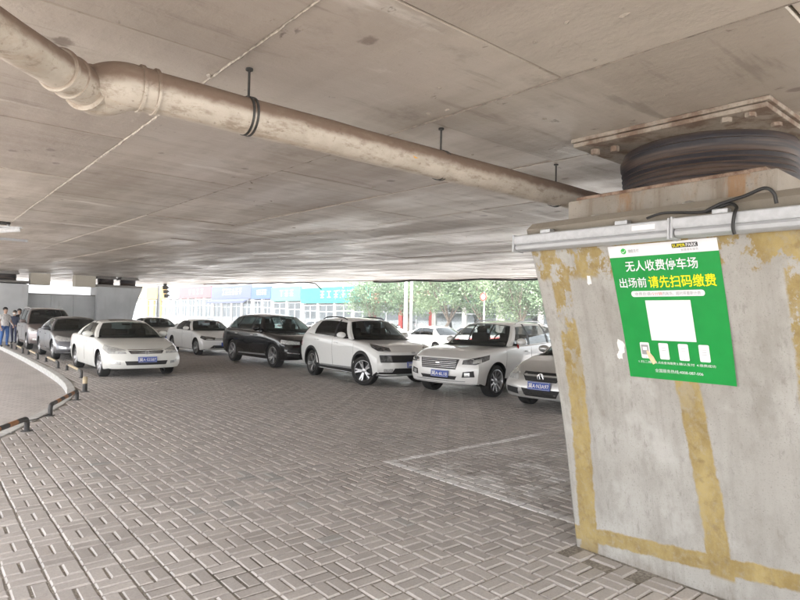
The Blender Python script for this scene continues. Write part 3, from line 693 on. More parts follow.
for c, d, r_, w in ((B + d1 * .0, d1, PR + .006, .008), (B + d1 * .06, d1, PR + .006, .007), (A - d2 * .005, d2, PR + .004, .010), (A - d2 * .10, d2, PR2 + .008, .008), (A - d2 * .17, d2, PR2 + .008, .008)):
    pp(ring(c, d, r_, w).build('coupling_ring', PVC, pipe, 50))
pp(MB().tube([B - d1 * .01, B + d1 * .065], PR + .005, 40).build('socket', PVC, pipe, 50)); pp(MB().tube([A - d2 * .18, A], PR2 + .007, 40).build('socket', PVC, pipe, 50))
for x in (1.22, 2.53, 3.76):
    h = pp(MB().tube([(x, PYP - .0, PZP + PR), (x, PYP, zc(PYP) + .002)], .0065, 8).build('hanger_rod', STEEL, pipe))
    q = MB().tube([(x, PYP, zc(PYP) - .012), (x, PYP, zc(PYP) - .002)], .018, 10).build('anchor_plate', STEEL, h); q.location = (0, 0, 0)
    for dx in (-.011, .011):
        q = MB().lathe([(PR + .002, -.006), (PR + .006, -.006), (PR + .006, .006), (PR + .002, .006)], 40, 'X', (x + dx, PYP, PZP), True).build('clamp', STEEL, h)
ORANGE = plain('orange_tag', (.72, .36, .04), .6)
q = mk('orange_tag', [(0, 0, 0), (.07, 0, .01), (.085, 0, -.03), (.02, 0, -.045), (-.012, 0, -.02)], [(0, 1, 2, 3, 4)], ORANGE, pipe); q.rotation_euler = (R(-10), 0, R(4)); q.location = Vector((2.21, PYP - PR - .001, PZP + .012)) - pipe.location

# ------------------------------------------------------------------ cars
# car space: +x forward, +y left, z up, origin on the ground midway between the axles
def smooth1(a, k):
    w = np.hanning(2 * k + 3)[1:-1]; w /= w.sum(); return np.convolve(np.pad(a, k, mode='edge'), w, 'valid')
def grid_faces(nu, nv, flip=False):
    f = [(j * nu + i, j * nu + i + 1, (j + 1) * nu + i + 1, (j + 1) * nu + i) for j in range(nv - 1) for i in range(nu - 1)]
    return [q[::-1] for q in f] if flip else f
def make_wheel(parent, x, y, r, w, spokes, side, steer, rimmat, style):
    hub = MB().lathe([(0, .02), (r * .64, .02), (r * .64, -.06), (0, -.06)], 24, 'Y').build('wheel', BLACKP, parent)
    hub.location = (x, y, r); hub.rotation_euler = (0, random.uniform(0, 1.2), (0 if side > 0 else math.pi) + steer)
    hub.rotation_mode = 'ZYX' if False else 'XYZ'
    h = w / 2
    prof = [(r * .70, -h * .85), (r * .80, -h), (r * .93, -h * .98), (r * .985, -h * .8), (r, -h * .45), (r, h * .45), (r * .985, h * .8), (r * .93, h * .98), (r * .80, h), (r * .70, h * .85)]
    MB().lathe(prof, 36, 'Y', (0, 0, 0), True).build('tyre', TYRE, hub, 40)
    mb = MB().lathe([(r * .62, -.05), (r * .66, h * .5), (r * .705, h * .86), (r * .715, h * .96), (r * .69, h * .98), (r * .655, h * .72), (r * .60, -.05)], 36, 'Y', (0, 0, 0), True)
    for k in range(spokes):
        a = k * math.tau / spokes
        for da, wd in (((-.10, .020), (.10, .020)) if style == 'split' else ((0, .034 if spokes < 8 else .02),)):
            a2 = a + da * (5 / spokes) * 1.6
            c, s = math.cos(a), math.sin(a); c2, s2 = math.cos(a2), math.sin(a2)
            p0 = np.array([c * r * .10, s * r * .10]); p1 = np.array([c2 * r * .67, s2 * r * .67]); n = np.array([-(p1 - p0)[1], (p1 - p0)[0]]); n = n / np.linalg.norm(n)
            vs = []
            for p, ww, yy in ((p0, wd * 1.25, h * .62), (p1, wd, h * .86)):
                for sg, dy in ((-1, 0), (1, 0), (1, -.03), (-1, -.03)): q = p + n * ww * sg * .9; vs.append((q[0], yy + dy, q[1]))
            mb.add(vs, [(0, 1, 5, 4), (1, 2, 6, 5), (2, 3, 7, 6), (3, 0, 4, 7), (0, 3, 2, 1), (4, 5, 6, 7)])
    mb.lathe([(0, h * .70), (r * .12, h * .70), (r * .17, h * .62), (r * .17, .02), (0, .02)], 18, 'Y')
    mb.build('rim', rimmat, hub, 35); return hub

def make_car(P):
    wb, fo, ro, W = P['wb'], P['fo'], P['ro'], P['W']; hw0 = W / 2; xr, xf = -wb / 2 - ro, wb / 2 + fo; r = P['r']; zb = P['zb']
    root = empty(P['name']); tag(root, P['label'], 'car', P.get('group'))
    PAINT = P['paint']; trim = P.get('trim', BLACKP)
    # ---- lower body
    NS = 92; X = np.linspace(xr, xf, NS)
    zt = smooth1(np.interp(X, *zip(*[(xr, P['tail']), (xr + .10, P['deck']), (P['xrb'] - .05, P['deck'] + .005), (P['xrb'] + .25, P['beltr']), (P['xwb'] - .25, P['beltf']), (P['xwb'], P['cowl']), (xf - .40, P['hoodf']), (xf - .06, P['nose']), (xf, P['nose'] - .04)])), 3)
    drop = smooth1(np.interp(X, [xr, P['xrb'], P['xrb'] + .3, P['xwb'] - .3, P['xwb'], xf - .2, xf], [.07, .06, .02, .02, .05, P.get('hooddrop', .10), .10]), 3)
    ef = np.clip((X - (xf - fo * .9)) / (fo * .9), 0, 1); er = np.clip(((xr + ro * .9) - X) / (ro * .9), 0, 1)
    HW = hw0 * (1 - .05 * ef ** 2.2 - .06 * er ** 2.2 - .012 * np.clip(1 - np.abs(X) / 1.0, 0, 1) * 0)
    ZB = zb + .05 * ef ** 2 + .10 * er ** 2
    def ztop(x): return np.interp(x, X, zt)
    def hwid(x): return np.interp(x, X, HW)
    per = 4; rings = []
    for x, z1, d, h, b in zip(X, zt, drop, HW, ZB):
        s_ = z1 - d; m_ = s_ - b
        ctl = [(0, b), (h * .55, b), (h * .90, b + .005), (h * .965, b + .06), (h * .985, b + .30 * m_), (h * 1.0, b + .58 * m_), (h * .992, b + .84 * m_), (h * .965, s_ - .005), (h * .915, s_ + .55 * d), (h * .78, s_ + .86 * d), (h * .40, z1 - .004), (0, z1)]
        half = catmull(ctl, per); full = [(q[0], q[1]) for q in half] + [(-q[0], q[1]) for q in half[-2:0:-1]]
        rings.append([(x, q[0], q[1]) for q in full])
    n = len(rings[0])
    def cap_rings(ring, dx):
        out = []; zs_ = [q[2] for q in ring]; zcn = (min(zs_) + max(zs_)) / 2
        for k, s in enumerate((.93, .78, .58, .36, .15)):
            out.append([(q[0] + dx * (1 - s) ** .6, q[1] * s, zcn + (q[2] - zcn) * s) for q in ring])
        return out
    allr = cap_rings(rings[0], -.03)[::-1] + rings + cap_rings(rings[-1], .03)
    V = np.array([q for rg in allr for q in rg], float)
    # warp: plan bow of the ends, rake of the fascia
    def warp(V):
        V = V.copy(); ay = np.clip(np.abs(V[:, 1]) / hw0, 0, 1.05)
        t = np.clip((V[:, 0] - (xf - fo * .85)) / (fo * .85), 0, 1.1); zn = np.clip((V[:, 2] - zb) / (P['nose'] - zb), -.2, 1.3)
        V[:, 0] -= P.get('bow', .26) * ay ** 2.6 * t ** 1.3 + P.get('rake', .10) * np.clip(zn - .45, 0, 1) ** 1.3 * 1.8 * t + .10 * np.clip(.3 - zn, 0, 1) * 2 * t
        t = np.clip(((xr + ro * .85) - V[:, 0]) / (ro * .85), 0, 1.1); zn = np.clip((V[:, 2] - zb) / (P['deck'] - zb), -.2, 1.3)
        V[:, 0] += P.get('bowr', .22) * ay ** 2.8 * t ** 1.3 + P.get('raker', .08) * np.clip(zn - .5, 0, 1) * t * 1.5 + .12 * np.clip(.35 - zn, 0, 1) * t * 2
        return V
    V = warp(V); m = len(allr); F = []
    for i in range(m - 1):
        for k in range(n): F.append((i * n + k, i * n + (k + 1) % n, (i + 1) * n + (k + 1) % n, (i + 1) * n + k))
    F.append(tuple(range(n))[::-1]); F.append(tuple((m - 1) * n + k for k in range(n)))
    body = mk('body', V, F, [PAINT, BLACKP], root)
    bm = bmesh.new(); bm.from_mesh(body.data); bmesh.ops.recalc_face_normals(bm, faces=bm.faces[:]); bm.to_mesh(body.data); bm.free()
    bvh = BVHTree.FromPolygons([tuple(v) for v in V], F)
    ra = r + P.get('archgap', .055)
    cut = MB()
    for xa in (-wb / 2, wb / 2):
        for s in (-1, 1): cut.lathe([(0, s * (hw0 - .34)), (ra, s * (hw0 - .34)), (ra, s * (hw0 + .3)), (0, s * (hw0 + .3))], 40, 'Y', (xa, 0, r + .01))
    co = cut.build('arch_cut', BLACKP)
    md = body.modifiers.new('arch', 'BOOLEAN'); md.operation = 'DIFFERENCE'; md.object = co; md.solver = 'EXACT'
    bpy.context.view_layer.update()
    me = bpy.data.meshes.new_from_object(body.evaluated_get(bpy.context.evaluated_depsgraph_get()))
    body.modifiers.clear(); old = body.data; body.data = me; bpy.data.meshes.remove(old); bpy.data.objects.remove(co)
    me.name = 'body'
    while len(me.materials) > 2: me.materials.pop()
    idx = []
    for p in me.polygons:
        c = p.center; blk = 0
        for xa in (-wb / 2, wb / 2):
            if math.hypot(c.x - xa, c.z - r - .01) < ra * 1.004 and abs(c.y) < hw0 - .002 and (abs(p.normal.y) > .95 and abs(c.y) < hw0 * .85 or abs(p.normal.y) < .3): blk = 1
        if p.normal.z < -.8 and c.z < zb + .12: blk = 1
        idx.append(blk)
    me.polygons.foreach_set('material_index', idx); me.shade_smooth(); me.set_sharp_from_angle(angle=R(38))
    # ---- projected pieces
    FR = {'front': (Vector((xf + 1, 0, 0)), Vector((0, 1, 0)), Vector((0, 0, 1)), Vector((-1, 0, 0))),
          'rear': (Vector((xr - 1, 0, 0)), Vector((0, 1, 0)), Vector((0, 0, 1)), Vector((1, 0, 0)))}
    for s, k in ((1, 'left'), (-1, 'right')):
        FR[k] = (Vector((0, s * 3, 0)), Vector((1, 0, 0)), Vector((0, 0, 1)), Vector((0, -s, 0)))
        for nm, sg in (('cf', 1), ('cr', -1)):
            a = R(38); d = Vector((-math.cos(a) * sg, -s * math.sin(a), 0)); FR[nm + k] = (-d * 6, Vector((-math.sin(a) * sg, s * math.cos(a), 0)), Vector((0, 0, 1)), d)
    def patch(name, fr, poly, off, mat, parent=root, step=.05, depth=.02, edge=None):
        O, du, dv, d = FR[fr]; pts = []
        k = len(poly)
        for i in range(k):
            a, b = np.array(poly[i], float), np.array(poly[(i + 1) % k], float); L = np.linalg.norm(b - a); nn = max(1, int(L / step))
            pts += [tuple(a + (b - a) * j / nn) for j in range(nn)]
        nb = len(pts); us = [p[0] for p in pts]; vs_ = [p[1] for p in pts]
        gx = np.arange(min(us) + step * .5, max(us), step); gy = np.arange(min(vs_) + step * .5, max(vs_), step)
        if len(gx) and len(gy):
            A, B = np.meshgrid(gx, gy); A = A.ravel(); B = B.ravel(); keep = inpoly(A, B, pts)
            bp = np.array(pts)
            for a, b, kk in zip(A, B, keep):
                if kk and np.min(np.hypot(bp[:, 0] - a, bp[:, 1] - b)) > step * .35: pts.append((a, b))
        res = delaunay_2d_cdt([Vector(p) for p in pts], [], [list(range(nb))], 1, 1e-6)
        v2, e2, f2 = res[0], res[1], res[2]; top = []; low = []
        for q in v2:
            o_ = O + du * q[0] + dv * q[1]; hit, nrm, _, _ = bvh.ray_cast(o_, d, 8)
            if hit is None:
                hit, nrm, _, _ = bvh.find_nearest(o_ + d * 5)
            if nrm.dot(d) > 0: nrm = -nrm
            top.append(hit + nrm * off); low.append(hit - nrm * depth)
        nv = len(top); fs = []; cnt = {}
        for f in f2:
            a, b, c = f; nn = (top[b] - top[a]).cross(top[c] - top[a])
            if nn.dot(d) > 0: f = (a, c, b)
            fs.append(tuple(f))
            for i in range(3): e = (f[i], f[(i + 1) % 3]); cnt[e] = cnt.get(e, 0) + 1
        mi = [0] * len(fs)
        for e in list(cnt):
            if (e[1], e[0]) not in cnt: fs.append((e[1], e[0], nv + e[0], nv + e[1])); mi.append(1 if edge else 0)
        o = mk(name, top + low, fs, [mat, edge] if edge else mat, parent, 30, mi if edge else None); return o
    def surf(fr, u, v):
        O, du, dv, d = FR[fr]; o_ = O + du * u + dv * v; hit, nrm, _, _ = bvh.ray_cast(o_, d, 8)
        if hit is None: hit, nrm, _, _ = bvh.find_nearest(o_ + d * 5)
        return hit, nrm
    def cpoly(fr, pts3):      # 3D points near the surface -> corner-frame coordinates
        du = FR[fr][1]; s = 1 if fr.endswith('left') else -1
        return [(Vector((x, s * y, 0)).dot(du), z) for x, y, z in pts3]
    # doors: proud panels with dark shut lines
    bx = P['doors']
    for k in ('left', 'right'):
        s = 1 if k == 'left' else -1
        for (x0, x1, x1t, x0t) in bx:       # x0 rear bottom, x1 front bottom, front top, rear top
            zlo = zb + .14
            zl = lambda x: float(ztop(x) - np.interp(x, X, drop)) - .03
            dr = patch('door', k, [(x0, zlo), (x1, zlo), (x1t, zl(x1t)), (x0t, zl(x0t))], .004, PAINT, root, .07, .015, BLACKP)
            hx = x0t + .20; hz = zl(hx) - .09; hp, hn = surf(k, hx, hz)
            MB().box(hp + Vector((0, s * .018, 0)), (.19, .022, .032), 0, .009).build('handle', P.get('handle', PAINT), dr, 40)
        if P.get('clad'):
            patch('sill', k, [(-wb / 2 + ra + .01, zb + .01), (wb / 2 - ra - .01, zb + .01), (wb / 2 - ra - .01, zb + .12), (-wb / 2 + ra + .01, zb + .12)], .008, P['clad'], root, .08)
            for xa in (-wb / 2, wb / 2):
                r1, r2 = ra - .005, ra + .062; ang = np.linspace(R(-12), R(192), 22)
                poly = [(xa + r2 * math.cos(a), r + .01 + r2 * math.sin(a)) for a in ang] + [(xa + r1 * math.cos(a), r + .01 + r1 * math.sin(a)) for a in ang[::-1]]
                patch('arch_trim', k, poly, .008, P['clad'], root, .05)
        if P.get('sillchrome'):
            z0 = zb + .10; patch('sill_trim', k, [(-wb / 2 + ra + .1, z0), (wb / 2 - ra - .05, z0 + .02), (wb / 2 - ra - .07, z0 + .07), (-wb / 2 + ra + .12, z0 + .035)], .011, P['sillchrome'], root, .08)
    for it in P['front']:       # (name, frame, points, offset, material, mirror)
        nm, fr, pts, off, mat, mir = it
        if fr == 'corner':
            for k in ('left', 'right'): patch(nm, 'cf' + k, cpoly('cf' + k, [(xf + a, b, c) for a, b, c in pts]), off, mat, root, .035)
        elif fr == 'rcorner':
            for k in ('left', 'right'): patch(nm, 'cr' + k, cpoly('cr' + k, [(xr - a, b, c) for a, b, c in pts]), off, mat, root, .05)
        elif mir:
            patch(nm, fr, pts, off, mat, root, .04); patch(nm, fr, [(-a, b) for a, b in pts][::-1], off, mat, root, .04)
        else: patch(nm, fr, pts, off, mat, root, .05)
    for z0, z1, hw_, nn, mat in P.get('slats', []):
        for i in range(nn):
            z = z0 + (z1 - z0) * (i + .5) / nn; pts = []
            for y in np.linspace(-hw_, hw_, 9):
                h_, n_ = surf('front', y, z); pts.append(h_ + Vector((.010, 0, 0)))
            MB().tube(pts, .008, 6).build('grille_bar', mat, root, 60)
    if P.get('badge'):
        y, z, rr, mat = P['badge']; h_, n_ = surf('front', y, z)
        if P.get('badge_kind') == 'bar': MB().box(h_ + Vector((.012, 0, 0)), (.02, .10, .03), 0, .006).build('badge', mat, root)
        elif P.get('badge_kind') == 'rings':
            mb = MB()
            for q in range(4): mb.lathe([(.045, -.004), (.053, -.004), (.053, .004), (.045, .004)], 18, 'X', (h_.x + .016, y + (q - 1.5) * .075, z), True)
            mb.build('badge', mat, root, 40)
        else:
            mb = MB().lathe([(rr * .86, -.006), (rr, -.006), (rr, .006), (rr * .86, .006)], 24, 'X', (h_.x + .016, y, z), True)
            for (a0, b0, a1, b1) in P.get('badge_lines', []): mb.tube([(h_.x + .016, y + a0 * rr, z + b0 * rr), (h_.x + .016, y + a1 * rr, z + b1 * rr)], rr * .08, 6)
            mb.build('badge', mat, root, 40)
    if P.get('plate'):
        z, txt, yy = P['plate']; h_, n_ = surf('front', yy, z)
        pl = MB().box((0, 0, 0), (.012, .44, .14), 0, .004).build('number_plate', P.get('platemat', PLATEBLUE), root); pl.location = h_ + Vector((.022, 0, 0)); pl.rotation_euler = (0, R(-6), 0)
        if txt:
            v, f, w, hh = text_mesh(txt, 1.0, .01); vs = [(.0085, (q[0] / w - .5) * .39, (q[1] / hh - .5) * .086) for q in v]
            mk('plate_text', vs, f, WHITEINK, pl)
            MB().tube([(.0085, -.205, -.058), (.0085, .205, -.058), (.0085, .205, .058), (.0085, -.205, .058), (.0085, -.205, -.058)], .003, 4).build('plate_border', WHITEINK, pl)
    # ---- greenhouse
    xwb, xwt, xrt, xrb, H, yr = P['xwb'], P['xwt'], P['xrt'], P['xrb'], P['H'], P['yr']; swb, swt, srb, srt = P.get('swb', .22), .10, P.get('srb', .14), .07; cr = P.get('crown', .055)
    xpk = (xwt * .45 + xrt * .55); Hf, Hr = P['Hf'], P['Hr']
    def roofz(x): return H - (H - Hf) * (max(0, x - xpk) / (xwt - xpk)) ** 2 - (H - Hr) * (max(0, xpk - x) / (xpk - xrt)) ** 2
    def bpt(x, s): return Vector((x, s * hwid(x) * .905, ztop(x) - .03))
    def rpt(x, s): return Vector((x, s * yr * (1 - .035 * ((x - xpk) / (xwt - xrt)) ** 2 * 4), roofz(x) - cr))
    def side(xb, xt, v, s, inset=0.0):
        p = bpt(xb, s).lerp(rpt(xt, s), v); p.y += s * (.05 * 4 * v * (1 - v) - inset); return p
    def wind(q, v, front, inset=0.0):
        if front: b = Vector((xwb - swb * q * q, 0, 0)); t = Vector((xwt - swt * q * q, 0, 0))
        else: b = Vector((xrb + srb * q * q, 0, 0)); t = Vector((xrt + srt * q * q, 0, 0))
        b.y = q * hwid(b.x) * .905; b.z = ztop(b.x) - .03; t.y = q * rpt(t.x, 1).y; t.z = roofz(t.x) - cr * abs(q) ** 2.4
        p = b.lerp(t, v); sg = 1 if front else -1; k = 4 * v * (1 - v); e = 1 - abs(q) ** 5; p.x += sg * (.045 * k * e - inset); p.z += .012 * k * e; p.y += .05 * k * (abs(q) ** 5) * (1 if q > 0 else -1); return p
    def add_grid(mb, fn, a0, a1, v0, v1, na, nv, flip):
        vs = [fn(a0 + (a1 - a0) * i / (na - 1), v0 + (v1 - v0) * j / (nv - 1)) for j in range(nv) for i in range(na)]; mb.add(vs, grid_faces(na, nv, flip))
    cab = MB(); vbw, vtw = .06, P.get('vtw', .90)
    wins = P['wins']; panes = []
    fcb, fct, rcb, rct = xwb - swb, xwt - swt, xrb + srb, xrt + srt
    for s in (1, -1):
        seq = [(fcb, fct)] + [q for w in wins for q in ((w[0], w[1]), (w[2], w[3]))] + [(rcb, rct)]
        for i in range(len(seq) - 1):
            (a, at), (b, bt) = seq[i], seq[i + 1]; fl = s < 0
            fn = lambda q, v, a=a, at=at, b=b, bt=bt, s=s: side(a + (b - a) * q, at + (bt - at) * q, v, s)
            if i % 2 == 0:
                if 0 < i < len(seq) - 2:
                    pil = MB(); add_grid(pil, fn, 0, 1, 0, 1, 5, 9, not fl); pil.build('door_pillar', BLACKP, root, 45)
                else: add_grid(cab, fn, 0, 1, 0, 1, 5, 9, not fl)
            else:
                add_grid(cab, fn, 0, 1, 0, vbw, 7, 3, not fl); add_grid(cab, fn, 0, 1, vtw, 1, 7, 3, not fl)
                pn = MB(); fn2 = lambda q, v, a=a, at=at, b=b, bt=bt, s=s: side(a + (b - a) * q, at + (bt - at) * q, v, s, .006)
                add_grid(pn, fn2, 0, 1, vbw - .01, vtw + .01, 8, 7, not fl); panes.append(('side_window', pn, P.get('sideglass', GLASS)))
    for front in (True, False):
        fl = not front; qe, v0, v1 = .94, .03, .955
        fn = lambda q, v, front=front: wind(q, v, front)
        for (q0, q1, a, b, nq, nv) in ((-1, -qe, 0, 1, 3, 9), (qe, 1, 0, 1, 3, 9), (-qe, qe, 0, v0, 15, 2), (-qe, qe, v1, 1, 15, 2)): add_grid(cab, fn, q0, q1, a, b, nq, nv, fl)
        pn = MB(); add_grid(pn, lambda q, v, front=front: wind(q, v, front, .005), -qe - .01, qe + .01, v0 - .01, v1 + .01, 17, 9, fl)
        panes.append(('windshield' if front else 'rear_window', pn, P.get('frontglass', GLASS) if front else P.get('sideglass', GLASS)))
    def roof_fn(q, w):
        x = (xwt - swt * q * q) * (1 - w) + (xrt + srt * q * q) * w; return Vector((x, q * rpt(x, 1).y, roofz(x) - cr * abs(q) ** 2.4))
    rf = MB(); add_grid(rf, roof_fn, -1, 1, 0, 1, 21, 17, False)
    co = cab.build('cabin_frame', PAINT, root, 45); ro_ = rf.build('roof', P.get('roofmat', PAINT), root, 60)
    for nm, pn, mt in panes: pn.build(nm, mt, root, 60)
    if P.get('sunroof'):
        MB().add([roof_fn(q, w) + Vector((0, 0, .006)) for w in np.linspace(.10, .42, 6) for q in np.linspace(-.62, .62, 9)], grid_faces(9, 6)).build('sunroof', DARKLAMP, root, 60)
    if P.get('wintrim'):
        for s in (1, -1):
            b0, b1 = wins[0], wins[-1]; pts = [side(b0[0] + (b1[2] - b0[0]) * t, b0[1] + (b1[3] - b0[1]) * t, .05, s) + Vector((0, s * .006, 0)) for t in np.linspace(0, 1, 12)]
            pts += [side(b1[2], b1[3], v, s) + Vector((0, s * .006, 0)) for v in np.linspace(.15, .9, 6)]
            pts += [side(b1[2] + (b0[0] - b1[2]) * t, b1[3] + (b0[1] - b1[3]) * t, .92, s) + Vector((0, s * .006, 0)) for t in np.linspace(.05, 1, 12)]
            MB().tube(pts, .010, 6).build('window_trim', P['wintrim'], root, 60)
    if P.get('rails'):
        for s in (1, -1):
            xs_ = np.linspace(xwt - .28, xrt + .25, 9); pts = []
            for i, x in enumerate(xs_):
                lift = .012 if i in (0, 8) else .045; p = rpt(x, s); pts.append(Vector((x, p.y * .95, roofz(x) - cr * .85 + lift)))
            MB().tube(pts, [.012] + [.017] * 7 + [.012], 8).build('roof_rail', P['rails'], root, 60)
    # ---- interior
    it = MB(); nx, nq = 12, 7
    it.add([(x, q * hwid(x) * .89, ztop(x) + .006) for x in np.linspace(xwb - .02 - 0, xrb + .02, nx) for q in np.linspace(-1, 1, nq)], grid_faces(nq, nx, True)); it.build('parcel_floor', DARKIN, root)
    bz = float(ztop((xwb + xrb) / 2)); sh = H - bz
    MB().box((xwb - .46, 0, bz - .01), (.36, hw0 * 1.55, .12), 0, .04).build('dashboard', DARKIN, root, 40)
    for s in (1, -1):
        x0 = P['bx'] + .08; seat = MB().box((x0, s * hw0 * .42, bz + sh * .17), (.16, .46, sh * .50), 0, .05, Matrix.Rotation(R(-10), 3, 'Y')).build('seat', DARKIN, root, 40)
        MB().box((x0 - .05, s * hw0 * .42, bz + sh * .56), (.09, .25, .17), 0, .035).build('headrest', DARKIN, seat, 40)
    MB().box((xrb + .62 if xrb + .62 < P['bx'] - .5 else P['bx'] - .75, 0, bz + sh * .12), (.15, hw0 * 1.45, sh * .42), 0, .05).build('rear_seat', DARKIN, root, 40)
    sw = MB(); cs = Vector((xwb - .62, hw0 * .42, bz + .06)); sw.tube([cs + Vector((-.06 * math.sin(a) * 1, .17 * math.cos(a), .16 * math.sin(a))) for a in np.linspace(0, math.tau, 19)], .014, 6, False); sw.build('steering_wheel', DARKIN, root, 60)
    MB().box(wind(0, .86, True) + Vector((-.07, 0, -.02)), (.03, .22, .06), 0, .012).build('interior_mirror', DARKIN, root)
    # ---- mirrors
    for s in (1, -1):
        b = side(wins[0][0] - .10, wins[0][1] - .10, .12, s); mr = MB().ball(b + Vector((-.02, s * .135, .055)), (.085, .125, .078)).build('mirror', P.get('mirrormat', PAINT), root, 60)
        MB().tube([b + Vector((-.0, s * -.02, -.02)), b + Vector((-.01, s * .08, .0))], [.03, .024], 8).build('mirror_stalk', BLACKP, mr)
        MB().ball(b + Vector((-.068, s * .14, .055)), (.045, .10, .06)).build('mirror_glass', DARKLAMP, mr, 60)
        if P.get('ribbon') and s > 0:
            MB().tube([b + Vector((.0, .06, .01)), b + Vector((.012, .07, -.03)), b + Vector((.005, .075, -.075)), b + Vector((.015, .065, -.10))], [.012, .022, .02, .008], 8).build('red_ribbon', plain('red_cloth', (.50, .02, .02), .7), mr, 60)
    # wipers
    for y0, y1 in ((-.10, .55), (-.62, .02)):
        q0, q1 = y0 / hw0, y1 / hw0; MB().tube([wind(q0 + (q1 - q0) * t, .035 + .02 * t, True) + Vector((.012, 0, .006)) for t in np.linspace(0, 1, 6)], .009, 6).build('wiper', BLACKP, root)
    # ---- wheels
    tr = P.get('track', W - .27) / 2
    for xa in (wb / 2, -wb / 2):
        for s in (1, -1): make_wheel(root, xa, s * tr, r, P.get('tw', .215), P.get('spokes', 5), s, P.get('steer', 0) if xa > 0 else 0, P.get('rim', ALLOY), P.get('rimstyle', ''))
    return root
def place(root, fx, fy, heading):
    """front-axle centre at (fx, fy), heading in world radians"""
    wb2 = root['_half_wb']; root.location = (fx - math.cos(heading) * wb2, fy - math.sin(heading) * wb2, 0.0); root.rotation_euler = (0, 0, heading)
    del root['_half_wb']; return root
def car(P, fx, fy, heading):
    c = make_car(P); c['_half_wb'] = P['wb'] / 2; return place(c, fx, fy, heading)
WHITE = paint('white_car_paint', (.82, .82, .81)); PEARL = paint('pearl_white_paint', (.82, .83, .82)); OFFW = paint('ivory_white_paint', (.78, .79, .76))
BLACK = paint('black_car_paint', (.004, .004, .005), rough=.25, dirt=.10, dcol=(.14, .12, .10)); DGREY = paint('dark_grey_paint', (.12, .125, .14), .5, dirt=.25)
BROWN = paint('mauve_brown_paint', (.20, .165, .16), .4); SILVER = paint('silver_paint', (.56, .56, .55), .6); GREY = paint('grey_beige_paint', (.33, .33, .31), .5)
WLINE = [(-.55, .75, -.25, -.35), (.25, .75, .7, -.35), (-.25, -.35, 0, -.8), (.25, -.35, 0, -.8)]
def sedan(**kw):
    P = dict(wb=2.72, fo=.92, ro=1.05, W=1.80, r=.315, zb=.19, nose=.68, hoodf=.78, cowl=.94, beltf=.95, beltr=.985, deck=1.0, tail=.86, xwb=.98, xwt=.22, xrt=-.98, xrb=-1.62, H=1.42, Hf=1.36, Hr=1.35, yr=.585, bx=-.12,
             doors=[(-.10, 1.00, .92, -.12), (-1.02, -.12, -.14, -1.26)], wins=[(.62, .03, -.12, -.20), (-.20, -.27, -1.10, -.96)])
    P.update(kw); return P
def suv(**kw):
    P = dict(wb=2.68, fo=.88, ro=.95, W=1.85, r=.345, zb=.235, nose=.86, hoodf=.95, cowl=1.05, beltf=1.06, beltr=1.12, deck=1.12, tail=1.02, xwb=.98, xwt=.30, xrt=-1.55, xrb=-2.02, H=1.60, Hf=1.535, Hr=1.53, yr=.60, bx=-.10, hooddrop=.12, bow=.24, rake=.06,
             doors=[(-.08, 1.0, .92, -.12), (-.98, -.10, -.14, -1.20)], wins=[(.60, .10, -.10, -.17), (-.18, -.24, -1.02, -.98), (-1.10, -1.06, -1.68, -1.48)], track=1.56, tw=.225)
    P.update(kw); return P
TAIL = ('tail_light', 'rcorner', [(.08, .45, .80), (.12, .45, .90), (-.30, .86, .92), (-.26, .88, .78)], .006, REDLENS, 1)
HEAD = -math.pi / 2
car(sedan(name='parked_sedan', label='white sedan with a blue plate, nearest car in the left row by the kerb', group='cars parked under the bridge', paint=OFFW, wb=2.80, H=1.415, W=1.82, track=1.53, sunroof=True, handle=OFFW, nose=.70, hoodf=.80,
          xwb=1.05, xwt=.28, plate=(.46, '冀A·S2587', .0), spokes=7,
          front=[('headlight', 'corner', [(-.10, .44, .60), (-.16, .46, .685), (-.30, .66, .735), (-.62, .86, .80), (-.56, .90, .70), (-.30, .78, .60)], .006, LAMP, 1),
                 ('grille', 'front', [(-.36, .595), (.36, .595), (.42, .67), (-.42, .67)], .004, BLACKP, 0), ('lower_grille', 'front', [(-.46, .33), (.46, .33), (.50, .425), (-.50, .425)], .004, BLACKP, 0),
                 ('fog_light', 'front', [(.58, .345), (.76, .37), (.75, .43), (.58, .41)], .005, LAMP, 1), ('hood_panel', 'front', [(-.40, .685), (.40, .685), (.42, .70), (-.42, .70)], .004, CHROME, 0), TAIL],
          slats=[(.60, .665, .36, 2, CHROME)], badge=(0, .632, .045, CHROME)), 4.40, 15.85, HEAD)
car(sedan(name='parked_sedan', label='dark grey sedan with chrome lower trim, second car from the front in the left row', group='cars parked under the bridge', paint=DGREY, wb=2.65, fo=.88, H=1.42, sideglass=TINT, plate=(.40, '', 0), platemat=BLACKP,
          front=[('headlight', 'corner', [(-.08, .42, .62), (-.14, .42, .70), (-.62, .82, .80), (-.56, .88, .70), (-.30, .78, .62)], .006, LAMP, 1), ('grille', 'front', [(-.40, .60), (.40, .60), (.40, .67), (-.40, .67)], .004, BLACKP, 0),
                 ('lower_grille', 'front', [(-.55, .28), (.55, .28), (.45, .46), (-.45, .46)], .004, BLACKP, 0), ('fog_light', 'front', [(.60, .38), (.78, .41), (.78, .46), (.60, .43)], .006, CHROME, 1), ('air_dam', 'front', [(-.66, .235), (.66, .235), (.66, .26), (-.66, .26)], .008, CHROME, 0), TAIL],
          slats=[(.60, .67, .40, 2, CHROME)], badge=(0, .64, .05, CHROME), sillchrome=CHROME, wintrim=CHROME), 4.38, 22.2, HEAD)
